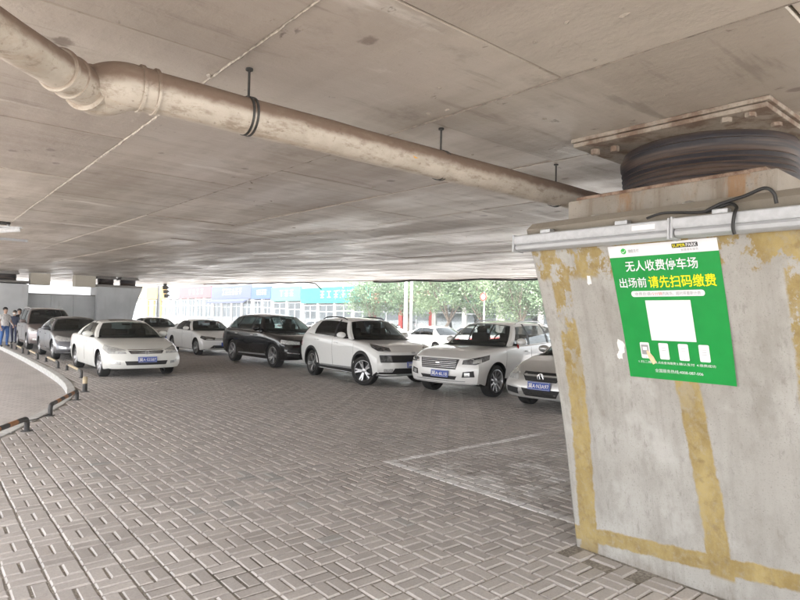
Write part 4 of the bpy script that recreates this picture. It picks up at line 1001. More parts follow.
car(suv(name='parked_van', label='mauve brown tall people carrier, rearmost car in the left row near the grey wall', group='cars parked under the bridge', paint=BROWN, wb=2.75, fo=.85, ro=.95, W=1.80, H=1.76, Hf=1.68, Hr=1.72, cowl=1.07, hoodf=.93, nose=.84, xwb=1.25, xwt=.50, xrt=-2.02, xrb=-2.25, beltf=1.06, beltr=1.06, deck=1.06, yr=.66, tail=.95,
        wins=[(.85, .30, .02, -.02), (-.07, -.10, -1.02, -1.02), (-1.10, -1.10, -2.0, -1.95)], doors=[(.02, 1.05, 1.0, 0), (-.95, 0, -.02, -1.05)], rails=GALV, r=.33, zb=.22, sideglass=TINT, bx=.0,
        front=[('headlight', 'corner', [(-.08, .45, .68), (-.14, .46, .78), (-.60, .82, .92), (-.54, .86, .80), (-.30, .78, .68)], .006, LAMP, 1), ('grille', 'front', [(-.40, .64), (.40, .64), (.42, .75), (-.42, .75)], .004, BLACKP, 0),
               ('lower_grille', 'front', [(-.5, .30), (.5, .30), (.42, .46), (-.42, .46)], .004, BLACKP, 0), ('fog_light', 'front', [(.60, .38), (.76, .40), (.76, .47), (.60, .46)], .006, LAMP, 1), TAIL],
        slats=[(.64, .75, .40, 3, CHROME)], badge=(0, .70, .05, CHROME), plate=(.48, '', 0), wintrim=None), 4.42, 28.3, HEAD)
VWFRONT = [('headlight', 'corner', [(-.06, .44, .60), (-.10, .45, .69), (-.52, .82, .76), (-.48, .88, .68), (-.25, .76, .605)], .006, DARKLAMP, 1), ('grille', 'front', [(-.44, .605), (.44, .605), (.44, .675), (-.44, .675)], .004, BLACKP, 0),
           ('lower_grille', 'front', [(-.62, .30), (.62, .30), (.50, .41), (-.50, .41)], .004, BLACKP, 0), ('lower_trim', 'front', [(-.66, .285), (.66, .285), (.66, .30), (-.66, .30)], .008, CHROME, 0), TAIL]
jetta = car(sedan(name='parked_sedan', label='white sedan parked directly behind the black car, beyond the gap in the rows', group='cars parked under the bridge', paint=WHITE, wb=2.68, W=1.78, H=1.40, front=VWFRONT, slats=[(.605, .675, .42, 2, CHROME)], badge=(0, .64, .06, CHROME), badge_lines=WLINE, plate=(.45, '', 0), sideglass=TINT, bow=.22), 9.28, 22.5, HEAD)
far_sedan = car(sedan(name='parked_sedan', label='grey beige sedan seen behind the nearest white sedan, farthest in the middle row', group='cars parked under the bridge', paint=GREY, wb=2.70, W=1.80, H=1.40, front=VWFRONT, badge=(0, .64, .06, CHROME), plate=(.45, '', 0), sideglass=TINT), 9.25, 28.9, HEAD)
car(suv(name='parked_suv', label='glossy black SUV with chrome window trim and silver sill strip in the middle row', group='cars parked under the bridge', paint=BLACK, wb=2.95, fo=.92, ro=1.08, W=1.97, H=1.66, Hf=1.59, Hr=1.585, cowl=1.08, hoodf=1.00, nose=.90, beltf=1.09, beltr=1.14, deck=1.15, xwb=1.02, xwt=.25, xrt=-1.78, xrb=-2.25, r=.375, zb=.23, yr=.62,
        track=1.68, tw=.25, wins=[(.62, .05, -.12, -.19), (-.20, -.26, -1.14, -1.12), (-1.22, -1.2, -1.95, -1.72)], doors=[(-.10, 1.02, .94, -.14), (-1.06, -.12, -.16, -1.30)], wintrim=CHROME, sillchrome=GALV, sideglass=glassmat('half_tinted_glass', (.16, .19, .19)), rimstyle='split', archgap=.04,
        front=[('headlight', 'corner', [(-.08, .48, .735), (-.10, .48, .82), (-.50, .88, .875), (-.46, .94, .77), (-.22, .80, .735)], .006, LAMP, 1), ('grille', 'front', [(-.36, .34), (.36, .34), (.47, .56), (.42, .83), (-.42, .83), (-.47, .56)], .006, CHROME, 0),
               ('grille_mesh', 'front', [(-.31, .37), (.31, .37), (.41, .56), (.37, .80), (-.37, .80), (-.41, .56)], .010, BLACKP, 0), ('air_intake', 'front', [(.52, .34), (.86, .38), (.86, .60), (.56, .56)], .004, BLACKP, 1), ('air_intake_trim', 'front', [(.52, .45), (.86, .48), (.86, .50), (.52, .47)], .01, CHROME, 1), ('lower_trim', 'front', [(-.5, .27), (.5, .27), (.5, .29), (-.5, .29)], .008, GALV, 0), TAIL],
        slats=[(.60, .80, .36, 4, CHROME)], badge=(0, .72, .05, CHROME), badge_kind='rings', handle=CHROME), 9.40, 16.2, HEAD)
car(suv(name='parked_suv', label='white SUV with black arch cladding and turned wheels, next to the black SUV', group='cars parked under the bridge', paint=PEARL, wb=2.62, fo=.86, ro=.92, W=1.84, H=1.60, clad=BLACKP, sillchrome=GALV, rails=BLACKP, sideglass=TINT, steer=R(24), spokes=5, rimstyle='split', frontglass=glassmat('dusky_glass', (.20, .26, .26)),
        wins=[(.60, .10, -.10, -.17), (-.18, -.24, -1.30, -1.22)], beltr=1.16, deck=1.16, nose=.84, hoodf=.955, plate=(.53, '冀A·7', .0), mirrormat=PEARL,
        front=[('day_lamp', 'corner', [(-.18, .52, .83), (-.28, .52, .90), (-.66, .82, .985), (-.56, .80, .90), (-.40, .72, .83)], .006, DARKLAMP, 1), ('grille', 'front', [(-.80, .58), (.80, .58), (.82, .745), (-.82, .745)], .005, BLACKP, 0),
               ('headlight', 'front', [(.55, .60), (.81, .60), (.82, .735), (.57, .735)], .010, DARKLAMP, 1), ('lower_cladding', 'front', [(-.86, .25), (.86, .25), (.86, .36), (.55, .36), (.5, .45), (-.5, .45), (-.55, .36), (-.86, .36)], .008, BLACKP, 0),
               ('fog_light', 'front', [(.54, .37), (.74, .37), (.74, .44), (.54, .44)], .012, LAMP, 1), ('skid_plate', 'front', [(-.5, .24), (.5, .24), (.44, .31), (-.44, .31)], .016, GALV, 0), TAIL],
        badge=(0, .80, .04, CHROME), badge_kind='bar'), 8.98, 11.0, R(-95))
hv = suv(name='parked_suv', ribbon=True, label='white SUV with a wide chrome bar grille, next to the silver hatchback', group='cars parked under the bridge', paint=WHITE, wb=2.60, fo=.86, ro=.88, W=1.82, H=1.585, Hf=1.525, Hr=1.52, rails=GALV, spokes=10, plate=(.49, '冀A·6L18', .08), nose=.845, hoodf=.95, cowl=1.03, beltf=1.04, frontglass=glassmat('clear_windshield', (.72, .76, .75)), sideglass=glassmat('grey_glass', (.50, .52, .52)), mirrormat=WHITE, handle=WHITE, clad=None, r=.335,
        front=[('headlight', 'corner', [(-.12, .52, .69), (-.16, .52, .775), (-.62, .86, .88), (-.54, .90, .785), (-.25, .76, .69)], .006, DARKLAMP, 1), ('lamp_core', 'corner', [(-.26, .68, .715), (-.28, .68, .775), (-.42, .78, .80), (-.40, .80, .73)], .011, LAMP, 1),
               ('grille', 'front', [(-.43, .585), (.43, .585), (.49, .79), (-.49, .79)], .005, BLACKP, 0), ('lower_grille', 'front', [(-.42, .38), (.42, .38), (.46, .45), (-.46, .45)], .004, BLACKP, 0), ('fog_surround', 'front', [(.56, .43), (.80, .45), (.78, .57), (.58, .54)], .005, BLACKP, 1), ('fog_light', 'front', [(.61, .455), (.71, .46), (.71, .53), (.61, .52)], .010, LAMP, 1),
               ('lower_cladding', 'front', [(-.84, .25), (.84, .25), (.84, .305), (-.84, .305)], .008, BLACKP, 0), ('skid_plate', 'front', [(-.62, .345), (.62, .345), (.62, .36), (-.62, .36)], .010, GALV, 0), TAIL],
        slats=[(.60, .785, .44, 5, CHROME)], badge=(0, .70, .05, CHROME), badge_kind='bar')
car(hv, 9.14, 8.83, R(-171))
car(sedan(name='parked_hatchback', label='silver grey hatchback half hidden behind the near concrete pier', group='cars parked under the bridge', paint=SILVER, wb=2.55, fo=.88, ro=.70, W=1.76, H=1.42, xrt=-1.40, xrb=-1.85, deck=1.02, beltr=1.0, tail=.95, plate=(.47, '冀A·N3A97', .0), wins=[(.62, .03, -.12, -.20), (-.20, -.27, -1.20, -1.15)],
          front=[('headlight', 'corner', [(-.08, .47, .545), (-.16, .48, .66), (-.40, .70, .735), (-.58, .80, .76), (-.52, .86, .66), (-.25, .76, .55)], .006, LAMP, 1), ('grille', 'front', [(-.30, .54), (.30, .54), (.42, .69), (-.42, .69)], .005, BLACKP, 0),
                 ('lower_grille', 'front', [(-.30, .28), (.30, .28), (.38, .41), (-.38, .41)], .005, BLACKP, 0), ('air_intake', 'front', [(.46, .29), (.78, .31), (.78, .41), (.46, .40)], .005, BLACKP, 1), ('lower_trim', 'front', [(-.70, .235), (.70, .235), (.70, .255), (-.70, .255)], .008, GALV, 0), TAIL],
          slats=[(.29, .40, .32, 3, STEEL), (.55, .68, .30, 3, STEEL)], badge=(0, .615, .065, CHROME), badge_lines=WLINE), 9.22, 6.28, R(-174))

# ------------------------------------------------------------------ low steel rails along the kerb
RBLACK = plain('rail_black', (.035, .033, .032), .5, var=.35, vs=14); RORANGE = plain('rail_orange', (.36, .17, .07), .6, var=.3, vs=14); RFADE = plain('rail_faded_yellow', (.44, .36, .24), .6, var=.25, vs=10)
def kerb_rail(a, b, label, h=.165, far=False, rad=.033):
    a = Vector((a[0], a[1], 0)); b = Vector((b[0], b[1], 0)); d = (b - a); L = d.length; d.normalize()
    t = empty('kerb_rail', a, math.atan2(d.y, d.x)); tag(t, label, 'guard rail', 'low rails along the kerb')
    n = 7; bend = .07
    bar = MB(); xs_ = np.linspace(bend, L - bend, n + 1)
    for i in range(n):
        bar.cur = (i % 2) if not far else (0 if i in (0, n - 1) else 1); bar.tube([(xs_[i], 0, h), (xs_[i + 1], 0, h)], rad, 12, cap=(i in (0, n - 1)))
    bar.build('bar', [RBLACK, RFADE if far else RORANGE], t, 50)
    for s, x0 in ((1, 0.0), (-1, L)):
        pts = [(x0, 0, -.005), (x0, 0, h - bend)] + [(x0 + s * bend * (1 - math.cos(q)), 0, h - bend + bend * math.sin(q)) for q in np.linspace(.3, math.pi / 2, 5)]
        lg = MB().tube(pts, rad, 12).build('leg', RBLACK, t, 50)
        MB().box((x0, 0, .004), (.11, .11, .010), 0, .002).build('foot_plate', RBLACK, lg)
    return t
g1a, g1b = Vector(gnd(26.7, 430.8)), None
g2a, g2b = Vector(gnd(50, 415.8)), Vector(gnd(76.7, 400))
dr = (g2a - g2b).normalized()
kerb_rail(g2a, g2b, 'orange and black bent steel rail in front of the kerb tip, whole in view')
kerb_rail((g1a.x - .50 * 1.72, g1a.y - .866 * 1.72), g1a, 'orange and black steel rail cut off by the left picture edge, nearest to us')
mb = MB().tube([g1a + Vector((0, 0, .13)), (g1a + g2a) / 2 + Vector((-.02, 0, .06)), g2a + Vector((0, 0, .03))], .008, 6)
tag(mb.build('tie_rod', STEEL, None), 'thin dark rod between the two nearest orange and black rails', 'rod')
for k, (y0, y1, txt) in enumerate(((15.7, 17.9, 'faded yellow low rail right beside the nearest white sedan'), (18.7, 21.2, 'faded yellow low rail behind the nearest one beside the white sedan'), (22.3, 24.9, 'faded yellow low rail beside the dark grey sedan'), (25.7, 28.3, 'faded yellow low rail beside the brown people carrier'), (29.1, 31.7, 'farthest faded yellow low rail, at the feet of the person in white'))):
    kerb_rail((3.12, y0), (3.20, y1), txt, far=True)
pb = Vector(gnd(84.7, 392)); bo = empty('bollard', pb); tag(bo, 'short black and yellow steel bollard at the kerb curve by the white sedan', 'bollard')
MB().tube([(0, 0, 0), (0, 0, .17)], .045, 14).build('lower_post', RBLACK, bo, 50); MB().tube([(0, 0, .17), (0, 0, .29), (0, 0, .305)], [.0445, .0445, .03], 14).build('upper_post', RFADE, bo, 50); MB().box((0, 0, .005), (.15, .15, .012)).build('foot_plate', RBLACK, bo)

# ------------------------------------------------------------------ far piers and wall
def far_pier(label, x0, x1, y0, ztop, flare):
    t = empty('grey_pier', ((x0 + x1) / 2, y0 + .8, 0)); tag(t, label, 'bridge pier', 'far grey piers')
    fl = (lambda z: x0 - .6 * (max(z, 0) / 3.0) ** 2.2) if flare else (lambda z: x0)
    o = pier_mesh('shaft', t, fl, y0, y0 + 1.6, 0, (x0 + x1) / 2, ztop, GREYWALL, False); o.location = -Vector(t.location)
    return t
LEDGE = plain('grey_concrete_ledge', (.22, .21, .20), .85, var=.2)
FY = 36.0
pR = far_pier('far grey painted pier with a flared right side, right of the grey wall', 7.78, 9.62, FY, 3.04, True)
pL = far_pier('far grey painted pier behind the people at the left edge', -.6, 4.48, FY - .3, 2.98, False)
for t, x0, x1 in ((pR, 7.45, 10.22), (pL, -.6, 4.55)):
    q = MB().box(((x0 + x1) / 2, FY + .75, 3.10), (x1 - x0, 1.5, .12), 0, .01).build('cap_ledge', LEDGE, t); q.location = -Vector(t.location)
for x, lab in ((8.35, 'black rubber bearing on the far right pier, left of the pair'), (9.55, 'black rubber bearing on the far right pier, right of the pair'), (3.6, 'black rubber bearing on the far left pier, at the left picture edge')):
    t = empty('far_bearing', (x, FY + .65, 3.16)); tag(t, lab, 'bridge bearing', 'bearings on the far piers')
    MB().lathe([(0, 0), (.42, 0), (.43, .04), (.41, .06), (.43, .1), (.41, .13), (.43, .17), (.42, .34), (0, .34)], 28, 'Z').build('rubber_disc', RUBBER, t, 40)
    MB().box((0, 0, .375), (1.0, 1.0, .07), 0, .01).build('top_plate', LEDGE, t); MB().box((0, 0, .45), (.9, .9, .10)).build('upper_block', LEDGE, t)
SHEAR = plain('beige_concrete_block', (.43, .40, .34), .8, var=.1)
for x0, x1, lab in ((4.58, 5.48, 'beige concrete block hanging from the deck, left of the two over the grey wall'), (6.66, 7.68, 'beige concrete block hanging from the deck, right of the two over the grey wall')):
    mb = MB().box(((x0 + x1) / 2, FY + .3, 3.30), (x1 - x0, .8, .62), 0, .02); tag(mb.build('shear_block', SHEAR), lab, 'concrete block', 'blocks under the deck')
wl_ = empty('grey_wall', (6.1, FY + .5, 0)); tag(wl_, 'long plain grey painted wall between the two far piers, behind the parked cars', 'wall')
xw = np.linspace(4.5, 7.77, 4)
for a, b in zip(xw[:-1], xw[1:]):
    q = MB().box(((a + b) / 2, FY + .45, 1.24), (b - a - .012, .3, 2.5), 0, .008).build('panel', GREYWALL, wl_); q.location = -Vector(wl_.location)
q = MB().box((6.13, FY + .45, 2.515), (3.25, .38, .05), 0, .008).build('coping', LEDGE, wl_); q.location = -Vector(wl_.location)

# ------------------------------------------------------------------ fittings on the soffit
t = empty('security_camera', (1.10, 11.35, zc(11.35))); tag(t, 'white tube security camera fixed under the deck at the left picture edge', 'camera')
CW = plain('camera_white', (.62, .63, .64), .4, var=.08)
MB().box((-.05, 0, -.02), (.16, .14, .04), 0, .006).build('mount', STEEL, t)
MB().tube([(0, 0, -.04), (.02, -.03, -.10)], .02, 10).build('bracket', CW, t, 50)
MB().tube([(-.16, .04, -.15), (.16, -.05, -.10)], .045, 14).build('housing', CW, t, 50); MB().box((.02, -.01, -.075), (.36, .11, .012), R(-16), .004).build('sun_hood', CW, t)
q = MB().tube([(-.175, .043, -.152), (-.158, .04, -.149)], .038, 14).build('lens', BLACKP, t, 50)
t = empty('tube_light', (1.15, 14.6, zc(14.6) - .03)); tag(t, 'thin unlit white tube light under the deck near the left edge', 'light')
MB().box((0, 0, .012), (1.25, .05, .025), 0, .004).build('holder', LEDW, t); MB().tube([(-.6, 0, -.012), (.6, 0, -.012)], .014, 10).build('tube', LEDD, t, 50)
for x in (-.61, .61): MB().box((x, 0, -.008), (.03, .045, .045), 0, .005).build('end_cap', LEDW, t)
# cables along the deck edge
pts = [(15.35, y, zc(y) - .06 - .05 * abs(math.sin(y * .9)) - (.1 if 21 < y < 22 else 0)) for y in np.arange(10.8, 20.5, .45)]
tag(MB().tube(pts, .035, 8).build('edge_cable', CABLE, None, 60), 'black cable along the deck edge above the white SUVs', 'cable')
pts = [(15.4, y, zc(y) - .05 - .04 * math.sin(y * 1.3) ** 2) for y in np.arange(26.2, 40, .6)]; pts = [(15.4, 24.6, zc(24.6) - .42), (15.4, 25.2, zc(25.2) - .12)] + pts
tag(MB().tube(pts, .03, 8).build('edge_cable', CABLE, None, 60), 'black cable with a drooping end at the deck edge above the black SUV', 'cable')
# dark signal head hung at the deck edge
d_ = ray(165, 289); sy_ = 15.0 * d_[1] / d_[0]
t = empty('signal_head', (15.0, sy_, zc(sy_))); tag(t, 'dark traffic signal head hanging from the deck edge beside a grey post', 'traffic signal')
MB().box((0, 0, -.10), (.25, .3, .22), 0, .02).build('bracket', STEEL, t)
t.scale = (.8, .8, .8)
for k in range(3):
    h = MB().box((.0 + .05 * k, 0, -.38 - .40 * k), (.42 - .05 * k, .42, .36), R(0), .05).build('lamp_housing', STEEL, t)
    MB().prism([(-.18, .14), (.20, .16), (.36, -.02), (.34, -.05), (.16, .10), (-.18, .08)], 'Y', -.18, .18).build('visor', BLACKP, h).location = (.0 + .05 * k, 0, -.38 - .40 * k)

# ------------------------------------------------------------------ people
SKIN = plain('skin', (.45, .29, .21), .55, var=.06); HAIR = plain('black_hair', (.012, .010, .010), .6, var=.3)
def person(label, loc, rz, hgt, shirt, pants, shoes, sleeves_short, arm_out=0.0, mask=False):
    t = empty('person', loc, rz); tag(t, label, 'person', 'people standing by the grey wall'); s = hgt / 1.72
    J = {'pel': ((0, 0, .95), .135), 'waist': ((-.01, 0, 1.10), .125), 'chest': ((0, 0, 1.30), .150), 'neckb': ((-.01, 0, 1.43), .075), 'neck': ((.005, 0, 1.49), .052), 'hd0': ((.02, 0, 1.56), .078), 'hd1': ((.02, 0, 1.64), .085), 'hd2': ((.01, 0, 1.69), .055)}
    E = [('pel', 'waist'), ('waist', 'chest'), ('chest', 'neckb'), ('neckb', 'neck'), ('neck', 'hd0'), ('hd0', 'hd1'), ('hd1', 'hd2')]
    for k, sg in (('l', 1), ('r', -1)):
        a = arm_out if sg > 0 else .0
        J.update({k + 'hip': ((0, sg * .10, .90), .105), k + 'kn': ((.02 + .03 * sg, sg * .105, .50), .065), k + 'cf': ((-.02 + .04 * sg, sg * .105, .34), .06), k + 'an': ((-.03 + .05 * sg, sg * .105, .09), .042), k + 'to': ((.10 + .05 * sg, sg * .12, .04), .042),
                  k + 'sh': ((-.01, sg * .185, 1.38), .062), k + 'el': ((-.03 + a * .10, sg * .235, 1.10), .045), k + 'wr': ((.05 + a * .25, sg * .225, .88 + a * .2), .032), k + 'ha': ((.08 + a * .30, sg * .22, .79 + a * .24), .036)})
        E += [('pel', k + 'hip'), (k + 'hip', k + 'kn'), (k + 'kn', k + 'cf'), (k + 'cf', k + 'an'), (k + 'an', k + 'to'), ('chest', k + 'sh'), (k + 'sh', k + 'el'), (k + 'el', k + 'wr'), (k + 'wr', k + 'ha')]
    names = list(J); me = bpy.data.meshes.new('body'); me.from_pydata([tuple(c * s for c in J[n_][0]) for n_ in names], [(names.index(a), names.index(b)) for a, b in E], [])
    ob = link('body', me, t); sk = ob.modifiers.new('skin', 'SKIN')
    for i, n_ in enumerate(names):
        r_ = J[n_][1] * s; fl = 1.0
        me.skin_vertices[0].data[i].radius = (r_ * (1.28 if n_ in ('chest', 'waist', 'pel') else 1) * (1), r_ * (.80 if n_ in ('chest', 'waist', 'pel') else 1)); me.skin_vertices[0].data[i].use_root = (n_ == 'pel')
    ob.modifiers.new('sub', 'SUBSURF').levels = 2
    bpy.context.view_layer.update(); m2 = bpy.data.meshes.new_from_object(ob.evaluated_get(bpy.context.evaluated_depsgraph_get())); ob.modifiers.clear(); ob.data = m2; m2.name = 'body'
    m2.materials.clear()
    for m_ in (SKIN, shirt, pants, shoes): m2.materials.append(m_)
    idx = []
    for p in m2.polygons:
        z = p.center.z / s; y = abs(p.center.y) / s
        if z > 1.455: i = 0
        elif y > .20 and z < (1.22 if sleeves_short else .90) and z > .70: i = 0
        elif z > .93 or (y > .195 and z > .7): i = 1
        elif z > .10: i = 2
        else: i = 3
        idx.append(i)
    m2.polygons.foreach_set('material_index', idx); m2.shade_smooth()
    hb = MB().ball((-.008 * s, 0, 1.665 * s), (.108 * s, .094 * s, .095 * s), 16, 10); hb.v = [(v[0], v[1], max(v[2], 1.655 * s if v[0] > .03 * s else 1.58 * s)) for v in hb.v]; hb.build('hair', HAIR, t, 60)
    for sg in (1, -1):
        MB().ball((.09 * s, sg * .032 * s, 1.625 * s), (.012 * s, .014 * s, .009 * s), 8, 6).build('eye', HAIR, t, 60); MB().ball((.01 * s, sg * .086 * s, 1.605 * s), (.018 * s, .01 * s, .028 * s), 8, 6).build('ear', SKIN, t, 60)
    MB().ball((.105 * s, 0, 1.60 * s), (.016 * s, .013 * s, .024 * s), 8, 6).build('nose', SKIN, t, 60)
    if mask: MB().ball((.068 * s, 0, 1.575 * s), (.05 * s, .07 * s, .045 * s), 12, 8).build('face_mask', WHITEINK, t, 60)
    else: MB().ball((.095 * s, 0, 1.56 * s), (.012 * s, .026 * s, .007 * s), 8, 6).build('mouth', plain('lips', (.35, .15, .12), .5), t, 60)
    for sg, k in ((1, 'l'), (-1, 'r')):
        h = Vector(J[k + 'ha'][0]) * s
        for f in range(4): MB().tube([h + Vector((.022 * (f - 1.5) * s, 0, -.02 * s)), h + Vector((.022 * (f - 1.5) * s + .01, -sg * .008, -.055 * s)), h + Vector((.022 * (f - 1.5) * s + .012, -sg * .02, (-.085 + .006 * abs(f - 1.3)) * s))], [.010 * s, .009 * s, .006 * s], 6).build('finger', SKIN, t, 60)
        MB().tube([h + Vector((.025 * s, -sg * .012, .015 * s)), h + Vector((.05 * s, -sg * .02, -.02 * s)), h + Vector((.052 * s, -sg * .024, -.045 * s))], [.011 * s, .010 * s, .007 * s], 6).build('thumb', SKIN, t, 60)
    return t
def cloth(n_, c): return plain(n_, c, .85, var=.18, vs=14)
f_ = gnd(4, 347); person('person in a white shirt and blue jeans standing near the grey pier', f_, R(-60), 1.70, cloth('white_shirt', (.70, .70, .70)), cloth('blue_jeans', (.045, .12, .33)), cloth('dark_shoes', (.03, .03, .035)), True, .5)
f_ = gnd(13.6, 343.6); person('person in dark navy clothes with a pale mask, left of the two standing together', f_, R(-120), 1.58, cloth('navy_top', (.022, .026, .05)), cloth('navy_trousers', (.02, .024, .06)), cloth('dark_shoes', (.03, .03, .035)), False, .8, True)
f_ = gnd(18.2, 343.2); person('person in black clothes with white shoes, right of the two standing together', f_, R(-75), 1.66, cloth('black_top', (.014, .014, .016)), cloth('black_trousers', (.016, .016, .022)), cloth('white_shoes', (.65, .65, .65)), False, .1)

# ------------------------------------------------------------------ street beyond the deck
def atX(px, X): d = ray(px, 316); return X * d[1] / d[0]
def zX(px, py, X): d = ray(px, py); return CAMH + d[2] * X / d[0]
side_walk = mk('sidewalk', [(33, -20, LOW + .1), (250, -20, LOW + .1), (250, 400, LOW + .1), (33, 400, LOW + .1), (33, -20, LOW - .1), (33, 400, LOW - .1)], [(0, 1, 2, 3), (0, 3, 5, 4)], KERB); tag(side_walk, kind='structure')
FX = 40.0
def fac(n_, c): return plain(n_, c, .7, var=.06, vs=3)
WALLC = fac('pale_render', (.42, .40, .385)); FRAMEC = fac('window_frame', (.45, .46, .48)); DOORG = CLEAR
INSIDE = fac('shop_interior', (.38, .36, .35))
SIGNW = fac('sign_white', (.78, .78, .78))
def shop(px0, px1, sign, sy0, sy1, label, awn=None, front=None, marks=0, h=7.0):
    y1, y0 = atX(px0, FX), atX(px1, FX); t = empty('shop_building', (FX + 4, (y0 + y1) / 2, LOW + .1)); tag(t, label, 'shop', 'shops across the street')
    L = y1 - y0; o = Vector((4, (y0 + y1) / 2, 0)); loc = lambda x, y, z: (x - t.location.x, y - t.location.y, z - t.location.z)
    zs0, zs1 = zX((px0 + px1) / 2, sy1, FX), zX((px0 + px1) / 2, sy0, FX)
    n_ = max(2, int(L / 3.6)); w = L / n_
    MB().box(loc(FX + 4, (y0 + y1) / 2, (zs0 + h) / 2 + .02), (8, L - .03, h - zs0)).build('upper_wall', WALLC, t)
    MB().box(loc(FX + 7.9, (y0 + y1) / 2, zs0 / 2), (.2, L - .03, zs0)).build('back_wall', INSIDE, t)
    MB().box(loc(FX + 4, (y0 + y1) / 2, h + .12), (8.3, L - .01, .2)).build('parapet', FRAMEC, t)
    sg = MB().box(loc(FX - .16, (y0 + y1) / 2, (zs0 + zs1) / 2), (.3, L - .25, zs1 - zs0), 0, .03).build('sign_board', sign, t)
    if marks:
        hgt = (zs1 - zs0)
        for k in range(marks):
            c = (y1 - L * (.30 + .5 * (k + .5) / marks)); sz = min(hgt * .42, L * .4 / marks)
            mb = MB(); x = FX - .325
            for (a, b, c_, d) in ((-.5, .45, .5, .45), (-.5, -.05, .5, -.05), (0, .5, 0, -.5), (-.42, -.45, .42, -.45)):
                if random.random() < .85: mb.box(loc(x, c - (a + c_) / 2 * sz, (zs0 + zs1) / 2 + (b + d) / 2 * sz + hgt * .05), (.04, max(.07, abs(a - c_) * sz), max(.07, abs(b - d) * sz)))
            if mb.v: mb.build('sign_mark', SIGNW, sg)
    for k in range(n_ + 1):
        yy = y0 + w * k; yy = min(max(yy, y0 + .22), y1 - .22); MB().box(loc(FX + .15, yy, zs0 / 2), (.4, .4, zs0)).build('column', front or WALLC, t)
    for k in range(n_):
        a, b = y0 + w * k + .25, y0 + w * (k + 1) - .25; z0 = .45 if k % 2 else .08; z1 = zs0 - .25
        fr_ = MB()
        for (c, sz) in (((FX + .1, (a + b) / 2, z0), (.1, b - a, .08)), ((FX + .1, (a + b) / 2, z1), (.1, b - a, .1)), ((FX + .1, (a + b) / 2, (z0 + z1) / 2), (.09, .07, z1 - z0)), ((FX + .1, (a + b) / 2, z0 + (z1 - z0) * .72), (.085, b - a, .06))): fr_.box(loc(*c), sz)
        wn_ = fr_.build('window' if k % 2 else 'door', FRAMEC, t)
        MB().box(loc(FX + .12, (a + b) / 2, (z0 + z1) / 2), (.02, b - a, z1 - z0)).build('pane', DOORG, wn_)
        MB().box(loc(FX + .12, (a + b) / 2, z0 / 2 - .03), (.12, b - a, z0)).build('plinth', front or WALLC, t)
    for k in range(n_):       # upper storey windows
        a, b = y0 + w * k + .7, y0 + w * (k + 1) - .7
        if h - zs1 > 2.2: MB().box(loc(FX - .02, (a + b) / 2, zs1 + 1.3), (.12, b - a, 1.5)).build('upper_window', FRAMEC, t)
    if awn: MB().prism([(FX - 1.3 - t.location.x, zs0 - .45 - t.location.z), (FX - .32 - t.location.x, zs0 - .02 - t.location.z), (FX - .32 - t.location.x, zs0 - .12 - t.location.z), (FX - 1.3 - t.location.x, zs0 - .75 - t.location.z)], 'Y', -L * .46, L * .46).build('awning', awn, t)
    return t
shop(118, 147, fac('sign_cream', (.34, .28, .16)), 287, 299, 'distant shop with a cream sign, seen just right of the far grey pier')
shop(147, 167, fac('sign_yellow', (.42, .24, .03)), 287, 299, 'distant shop with yellow columns beside the grey post', front=fac('yellow_tile', (.42, .24, .03)))
shop(167, 180, fac('sign_grey', (.14, .145, .165)), 287, 299, 'distant narrow shop with a grey sign')
shop(180, 212, fac('sign_coral', (.36, .055, .06)), 287, 298, 'distant shop with a coral red sign above the white sedan', marks=4)
shop(212, 252, fac('sign_lavender', (.055, .07, .19)), 286, 299, 'distant shop with a wide lavender blue sign and a grey awning', awn=fac('slate_awning', (.04, .05, .085)), marks=6)
shop(252, 272, fac('sign_blue', (.025, .06, .24)), 287, 299, 'distant shop with a short strong blue sign above the black SUV', marks=4)
shop(272, 302, fac('sign_mint', (.05, .26, .22)), 287, 301, 'distant shop with a mint green sign left of the teal one', marks=3)
shop(302, 372, fac('sign_teal', (.006, .20, .17)), 287, 303, 'distant shop with a long teal sign above the white SUV roof', marks=5)
shop(372, 432, fac('sign_rose', (.30, .07, .06)), 292, 303, 'distant shop half hidden by trees with red columns', front=fac('red_column', (.30, .03, .025)), marks=4)
shop(432, 500, fac('sign_skyblue', (.10, .18, .26)), 293, 303, 'distant shop behind the right-hand trees with a sky blue sign', marks=4)
shop(500, 640, fac('sign_ivory', (.25, .23, .19)), 291, 302, 'distant shop behind the near pier with an ivory sign')

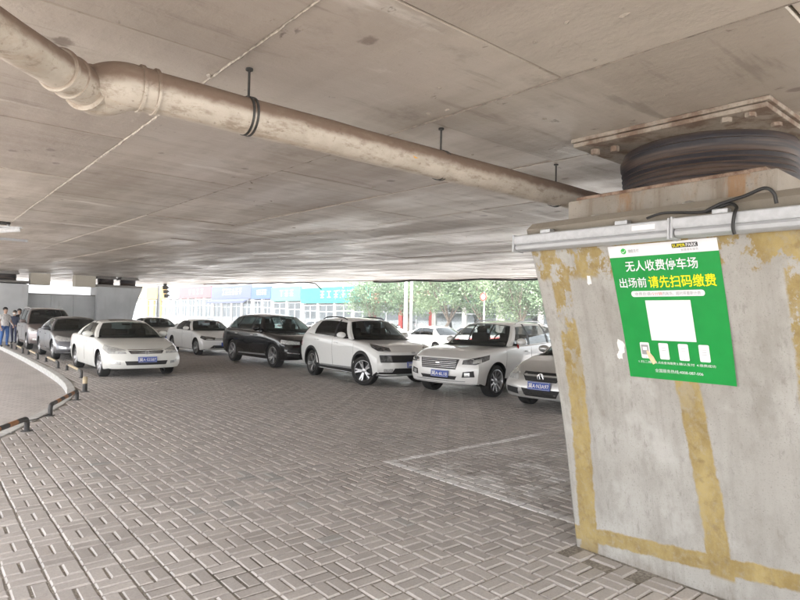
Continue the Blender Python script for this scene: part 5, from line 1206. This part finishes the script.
BARK = plain('bark', (.17, .14, .115), .9, var=.35, vs=8); LEAF1 = mat_leaf('leaf_green', (.10, .155, .095), (.24, .33, .20)); LEAF2 = mat_leaf('leaf_light_green', (.12, .17, .10), (.27, .35, .21))
def tree(label, x, y, hgt, rad, zc0, mat, seed):
    rs = np.random.default_rng(seed); t = empty('street_tree', (x, y, LOW)); tag(t, label, 'tree', 'street trees beyond the deck')
    tr = MB(); lean = rs.normal(0, .15, 2); fork = zc0 * .75
    tr.tube([(0, 0, -.1), (lean[0] * .3, lean[1] * .3, fork * .5), (lean[0], lean[1], fork)], [.20, .15, .13], 10)
    tips = []
    for k in range(7):
        a = k * math.tau / 7 + rs.normal(0, .3); e = np.array([math.cos(a) * rad * rs.uniform(.35, .75), math.sin(a) * rad * rs.uniform(.35, .75), zc0 + (hgt - zc0) * rs.uniform(.25, .85)])
        mid_ = np.array([lean[0], lean[1], fork]) * .45 + e * .55 + np.array([0, 0, -.15]); tr.tube([(lean[0], lean[1], fork - .05), tuple(mid_), tuple(e)], [.08, .05, .02], 7); tips.append(e)
        for j in range(2): f2 = e + rs.normal(0, .5, 3); tr.tube([tuple(mid_), tuple((mid_ + f2) / 2 + rs.normal(0, .1, 3)), tuple(f2)], [.035, .022, .01], 5)
    tr.build('trunk', BARK, t, 60)
    nc = 120; C = []
    while len(C) < nc:
        p = rs.uniform(-1, 1, 3)
        if .25 < np.linalg.norm(p) < 1: C.append(p)
    C = np.array(C) * np.array([rad, rad, (hgt - zc0) / 2 + .3]) + np.array([0, 0, (hgt + zc0) / 2])
    per_ = 110; cen = np.repeat(C, per_, 0) + np.clip(rs.normal(0, 1, (nc * per_, 3)), -1.9, 1.9) * np.array([.42, .42, .30]); M_ = len(cen)
    nrm = rs.normal(0, 1, (M_, 3)); nrm[:, 2] = np.abs(nrm[:, 2]) + .35; nrm /= np.linalg.norm(nrm, axis=1)[:, None]
    tg = np.cross(nrm, rs.normal(0, 1, (M_, 3))); tg /= np.linalg.norm(tg, axis=1)[:, None]; bt = np.cross(nrm, tg); sz = rs.uniform(.07, .13, M_)[:, None]
    V = np.stack([cen - tg * sz, cen + bt * sz * .5, cen + tg * sz, cen - bt * sz * .5], 1).reshape(-1, 3); F = np.arange(M_ * 4).reshape(-1, 4)
    tone = np.repeat(np.clip(np.repeat(rs.uniform(.1, .8, nc), per_) + rs.normal(0, .15, M_), 0, 1), 4)
    fast_mesh('crown', V, F, mat, t, tone); return t
def ty(px, X): return atX(px, X)
tree('round green street tree overlapping the end of the long teal sign', 34.6, ty(372, 34.6), 7.6, 3.3, 2.1, LEAF1, 1)
tree('green street tree right behind the pale lamp posts', 35.5, ty(408, 35.5), 8.2, 3.4, 2.2, LEAF1, 2)
tree('light green street tree above the gap between the two white SUVs', 34.0, ty(443, 34.0), 7.8, 3.4, 2.0, LEAF2, 3)
tree('green street tree above the roof of the white SUV with the bar grille', 34.5, ty(482, 34.5), 8.4, 3.5, 2.2, LEAF1, 4)
tree('light green street tree against the left edge of the near pier', 33.5, ty(520, 33.5), 8.0, 3.4, 2.0, LEAF2, 5)
tree('street tree mostly hidden behind the near pier', 34.2, ty(560, 34.2), 8.0, 3.4, 2.1, LEAF1, 6)
PALE = plain('pale_post_paint', (.66, .66, .66), .5, var=.05)
def lamp_post(px, X, label, h, r_, mat, arm=True):
    y = atX(px, X); t = empty('lamp_post', (X, y, LOW)); tag(t, label, 'lamp post')
    MB().tube([(0, 0, 0), (0, 0, .5), (0, 0, .52), (0, 0, h)], [r_ * 1.5, r_ * 1.5, r_, r_ * .7], 12).build('pole', mat, t, 40)
    if arm:
        MB().tube([(0, 0, h - .2), (-.6, 0, h + .3), (-2.0, 0, h + .5)], [.05, .045, .04], 8).build('arm', mat, t, 50); MB().box((-2.3, 0, h + .47), (.7, .28, .12), 0, .04).build('lamp_head', GALV, t)
    return t
lamp_post(405.5, 27, 'pale lamp post in front of the trees, left of the close pair', 8, .13, PALE); lamp_post(411, 28.5, 'pale lamp post in front of the trees, right of the close pair', 8.5, .10, PALE)
lamp_post(158, 16.6, 'plain grey post at the deck edge between the far pier and the shops', zc(atX(158, 16.6)) - LOW - .02, .15, plain('grey_post_paint', (.16, .165, .17), .5), False)
def road_sign(px, X, z1, label, discs, mat):
    y = atX(px, X); t = empty('road_sign', (X, y, LOW)); tag(t, label, 'road sign'); MB().tube([(0, 0, 0), (0, 0, z1)], .05, 10).build('pole', GALV, t, 50)
    for k in range(discs):
        rm = MB().lathe([(0, 0), (.24, 0), (.24, -.03), (0, -.03)], 24, 'X', (-.06, 0, z1 - .3 - .55 * k)).build('disc', mat, t, 40); MB().lathe([(0, 0), (.15, 0), (.15, -.012), (0, -.012)], 24, 'X', (-.094, 0, z1 - .3 - .55 * k)).build('face', SIGNW, rm, 40)
    return t
REDP = fac('sign_red', (.55, .06, .05))
road_sign(173, 24, 3.6, 'red rimmed round road signs on a post before the yellow shop', 2, REDP); road_sign(484, 26, 3.4, 'red rimmed round road sign seen above the white SUV with the bar grille', 1, REDP)
def street_car(src, px, X, rz, label, z=LOW):
    c = copy_tree(src); c.name = 'street_car'; c.location = (X, atX(px, X), z); c.rotation_euler = (0, 0, rz); c['label'] = label; c['group'] = 'cars on the street beyond the deck'; return c
street_car(jetta, 430, 19.2, R(90), 'white sedan on the street, seen between the two white SUVs')
street_car(jetta, 262, 24.5, R(90), 'white sedan on the street behind the black SUV')
street_car(jetta, 205, 25, R(88), 'white sedan on the street above the roof of the parked white sedan')
street_car(far_sedan, 320, 27, R(-90), 'grey sedan on the street behind the white SUV with black cladding')
street_car(jetta, 386, 28, R(-92), 'white sedan on the street below the end of the teal sign')
street_car(far_sedan, 470, 22.5, R(90), 'grey sedan on the street seen through the bar grille SUV windows')

# ------------------------------------------------------------------ pale street haze
hz = NT('haze_air'); hz.n.remove(hz.b); pv = hz.add('ShaderNodeVolumePrincipled'); pv.inputs['Color'].default_value = (.95, .97, 1.0, 1); pv.inputs['Density'].default_value = .0017; pv.inputs['Anisotropy'].default_value = .2
hz.l.new(pv.outputs[0], hz.out.inputs['Volume'])
mb = MB().box((20, 100, 4.4), (490, 660, 11.4)); tag(mb.build('haze', hz.m), kind='stuff')
